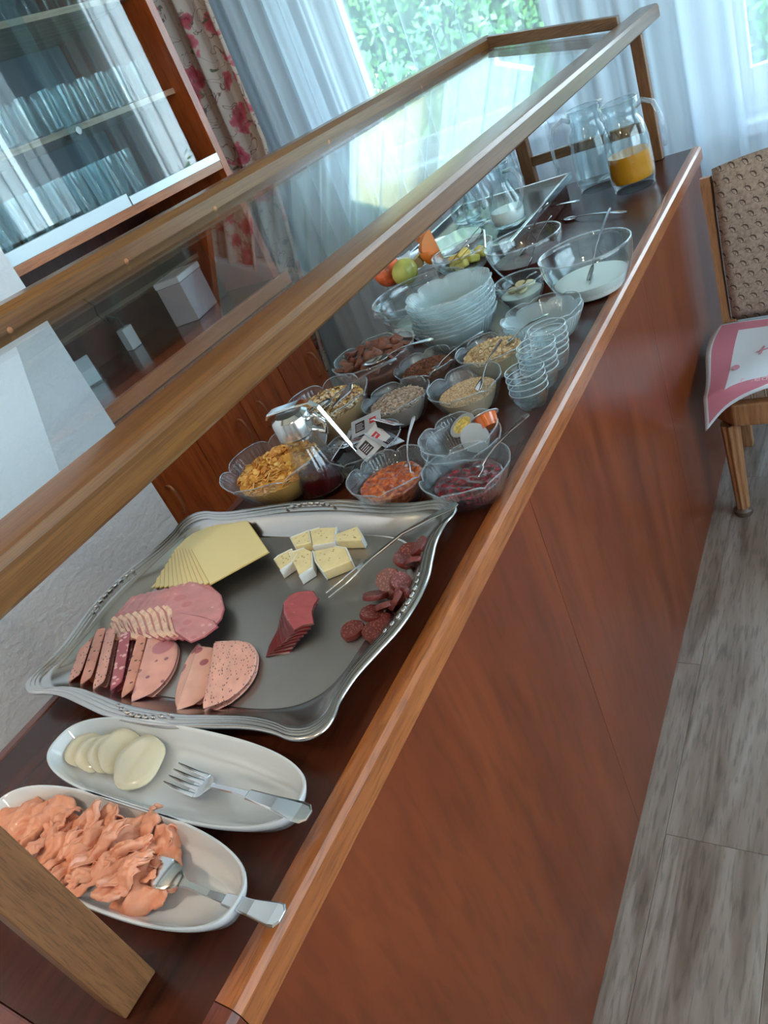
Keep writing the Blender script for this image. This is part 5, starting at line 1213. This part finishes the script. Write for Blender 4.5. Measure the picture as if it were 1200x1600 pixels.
# sliced dry sausage
dry = speckled('dry_sausage', (104, 44, 40), (150, 88, 80), 360, .40, (1, 1, 1), .4, sss=.05); drys = plain('sausage_skin', (104, 36, 30), .4, bmp=.5, nscale=200)
ds = [(580, 800, .0, .0, .0), (728, 812, .1, .1, .0), (705, 692, .35, .1, .006), (725, 575, .5, .1, .010), (800, 640, .7, -.3, .010), (862, 600, .8, -.3, .014), (905, 590, 1.0, -.2, .012), (812, 478, .55, -.3, .014), (895, 495, .8, -.2, .016), (905, 352, .7, -.5, .014), (988, 360, .9, -.3, .012), (1010, 258, .5, .2, .014), (845, 540, .6, -.2, .004), (960, 320, .5, .0, .002), (770, 755, .1, 0, .002)]
for k, (x, y, rx, ry, dz) in enumerate(ds):
    q = P(*C2(x, y), WZ+.006+dz); r = .0165*rnd(.94, 1.06)
    o = MB().lathe([(0, -.0035), (r*.95, -.0035), (r, 0), (r*.95, .0035), (0, .0035)], 24, rf=lambda a, i, rr, zz: 1+.04*math.sin(3*a+k)+.02*math.sin(7*a)).build('dry_sausage_slice', [dry, drys], smooth=50)
    for p_ in o.data.polygons: p_.material_index = 1 if abs(p_.normal.z) < .7 else 0
    zz = max(.0042+abs(math.sin(rx))*.014, .0042+dz); o.location = (q.x, q.y, TOP+WZ+max(zz, .004)); o.rotation_euler = (rx, ry, k)
    tag(o, 'flat-lying dry sausage disc at the near end of the row' if k == 0 else ('second flat dry sausage disc beside the rim' if k == 1 else f'dark dry sausage slice, {ORD[sorted(range(15), key=lambda j: -ds[j][1]).index(k)]} in the pile counted from its near end'), 'sausage', None if k < 2 else 'pile of dry sausage slices')

# ------------------------------------------------------------------ oval dishes
def oval_dish(label, cx, cy, hl, hw, rz):
    def pt(a, s, p=3.2):
        c, d = math.cos(a), math.sin(a); r = (abs(c)**p+abs(d)**p)**(-1/p); return (r*c*(hl*s if s > .5 else hl*s), r*d*hw*s)
    def ring(a, din): 
        p = 2.7; c, d = math.cos(a), math.sin(a); L_, W_ = hl-din, hw-din
        # stadium-like: straight sides with round ends
        x = c; y = d; r = (abs(x)**p+abs(y)**p)**(-1/p); return (r*x*L_, r*y*W_)
    rows = [(.026, 0), (.016, .003), (.004, .022), (0, .0315), (.0006, .0335), (.0028, .0335), (.0045, .0315), (.010, .018), (.018, .008), (.028, .0055)]
    m = MB(); n = 96
    for din, z in rows:
        for k in range(n): x, y = ring(2*PI*k/n, din); m.v.append((x, y, z))
    for i in range(len(rows)-1):
        for k in range(n): l = (k+1) % n; m.f.append((i*n+k, i*n+l, (i+1)*n+l, (i+1)*n+k)); m.mi.append(0)
    m.f.append(tuple(reversed(range(n)))); m.mi.append(0); m.f.append(tuple((len(rows)-1)*n+k for k in range(n))); m.mi.append(0)
    o = m.build('oval_dish', M['porcelain'], smooth=50); o.location = (cx, cy, TOP); o.rotation_euler = (0, 0, rz); return tag(o, label, 'dish')
oval_dish('long white oval dish holding mozzarella slices', -.229, .268, .206, .054, -.0)
oval_dish('long white oval dish holding smoked salmon', -.234, .166, .208, .053, .0)
moz = plain('mozzarella', (228, 215, 186), .16, coat=.6, sss=.5, sssc=(1, .9, .6), bmp=.15, nscale=60)
def C4(x, y): return (80+x/2.857, 1100+y/2.857)
for k, (x, y, r, lab) in enumerate([(150, 205, .024, 'mozzarella slice at the left end of the dish'), (205, 225, .026, 'second mozzarella slice from the left end'), (262, 228, .026, 'middle mozzarella slice standing highest'), (318, 222, .029, 'mozzarella slice behind the front round one'), (405, 275, .034, 'largest round mozzarella slice nearest the fork')]):
    q = P(*C4(x, y), .012); m = MB().lathe([(0, -.004), (r*.8, -.0035), (r, -.0005), (r*.97, .002), (r*.7, .0040), (0, .0048)], 30, rf=lambda a, i, rr, z: 1+.05*math.sin(2*a+k)+.03*math.sin(5*a+k))
    o = m.build('mozzarella_slice', moz, smooth='all'); o.location = (q.x, q.y, TOP+.0125+.0015*k); o.rotation_euler = (.10, .34 if k < 4 else .16, 0); tag(o, lab, 'mozzarella')
# salmon
m, t, out = newmat('smoked_salmon'); b = bsdf(t, out, Roughness=.42); b.inputs['Subsurface Weight'].default_value = .08; b.inputs['Subsurface Scale'].default_value = .006; b.inputs['Coat Weight'].default_value = .05
v = coords(t); wv = N(t, 'TexNoise'); wv.inputs['Scale'].default_value = 45; wv.inputs['Distortion'].default_value = 2; wv.inputs['Detail'].default_value = 3; t.links.new(v, wv.inputs[0])
r = ramp(t, [(.2, lin((212, 132, 98))), (.5, lin((219, 146, 114))), (.8, lin((226, 164, 136)))]); t.links.new(wv.outputs[0], r.inputs[0]); t.links.new(r.outputs[0], b.inputs['Base Color']); M['salmon'] = m
def C5(x, y): return (x/2.667, 1230+y/2.667)
sal = [(80, 130, .034, .030, .3), (190, 150, .030, .018, 1.2), (250, 120, .034, .020, -.2), (330, 150, .030, .018, .2), (210, 235, .026, .018, 1.6), (285, 225, .034, .022, 1.1), (385, 205, .034, .018, 1.4), (340, 280, .036, .016, 1.5), (470, 215, .036, .022, .9), (400, 300, .026, .018, .9), (560, 205, .034, .020, .9), (300, 350, .026, .018, .8), (460, 330, .040, .020, .75), (620, 250, .032, .022, .6), (500, 405, .022, .016, 1.0), (690, 310, .034, .026, -.9), (590, 430, .034, .026, .4), (430, 150, .028, .018, .1), (140, 190, .030, .020, 1.3), (640, 380, .026, .020, -.2), (160, 260, .026, .010, 1.8), (355, 200, .030, .010, 1.5), (430, 250, .030, .010, 1.2), (520, 280, .030, .011, .8), (380, 370, .024, .010, .7), (270, 290, .026, .010, 1.4), (540, 350, .026, .010, .9)]
for k, (x, y, l, w2, an) in enumerate(sal):
    zc = .018+(.010 if 150 < x < 560 else 0)+(.0008*k) % .006+(.006 if k >= 20 else 0); q = P(*C5(x, y), zc); sd = k*1.7
    def fn(u, v):
        a, c = (u*2-1), (v*2-1); e = w2*(1-.35*abs(a)**2+.10*math.sin(a*5+sd)); curl = 2.3 if k % 2 else 1.3
        an_ = c*curl; R_ = e/curl*1.25
        return (a*l*(1+.10*noise.noise(Vector((c*5, sd, 0))))+.003*math.sin(c*4+sd), R_*math.sin(an_)+.003*noise.noise(Vector((a*5, sd, 2))), -R_*(1-math.cos(an_))*.75+.0045*math.sin(a*4+sd)+.005*noise.noise(Vector((a*3.5, c*3, sd)))+.0016*noise.noise(Vector((a*11, c*9, sd))))
    o = MB().grid(fn, 22, 20).build('salmon_slice', M['salmon'], smooth='all', solid=.0015); o.location = (q.x, q.y, TOP+zc+.008); o.rotation_euler = (rnd(-.25, .25), rnd(-.2, .2), an)
    tag(o, 'flat salmon slice at the far edge of the heap by the fork' if k == 15 else ('broad salmon slice in front of the fork head' if k == 16 else f'curled salmon strip, {ORD[sorted(range(27), key=lambda j: sal[j][0]).index(k)]} from the left of the heap'), 'salmon', None if k in (15, 16) else 'heap of smoked salmon strips')
fork('fork with tines up lying in the mozzarella dish', A3(272, 1212, .014), A3(485, 1277, .040))
fork('fork lying tines down across the salmon dish rim', A3(212, 1352, .026), A3(440, 1430, .040), roll=PI)
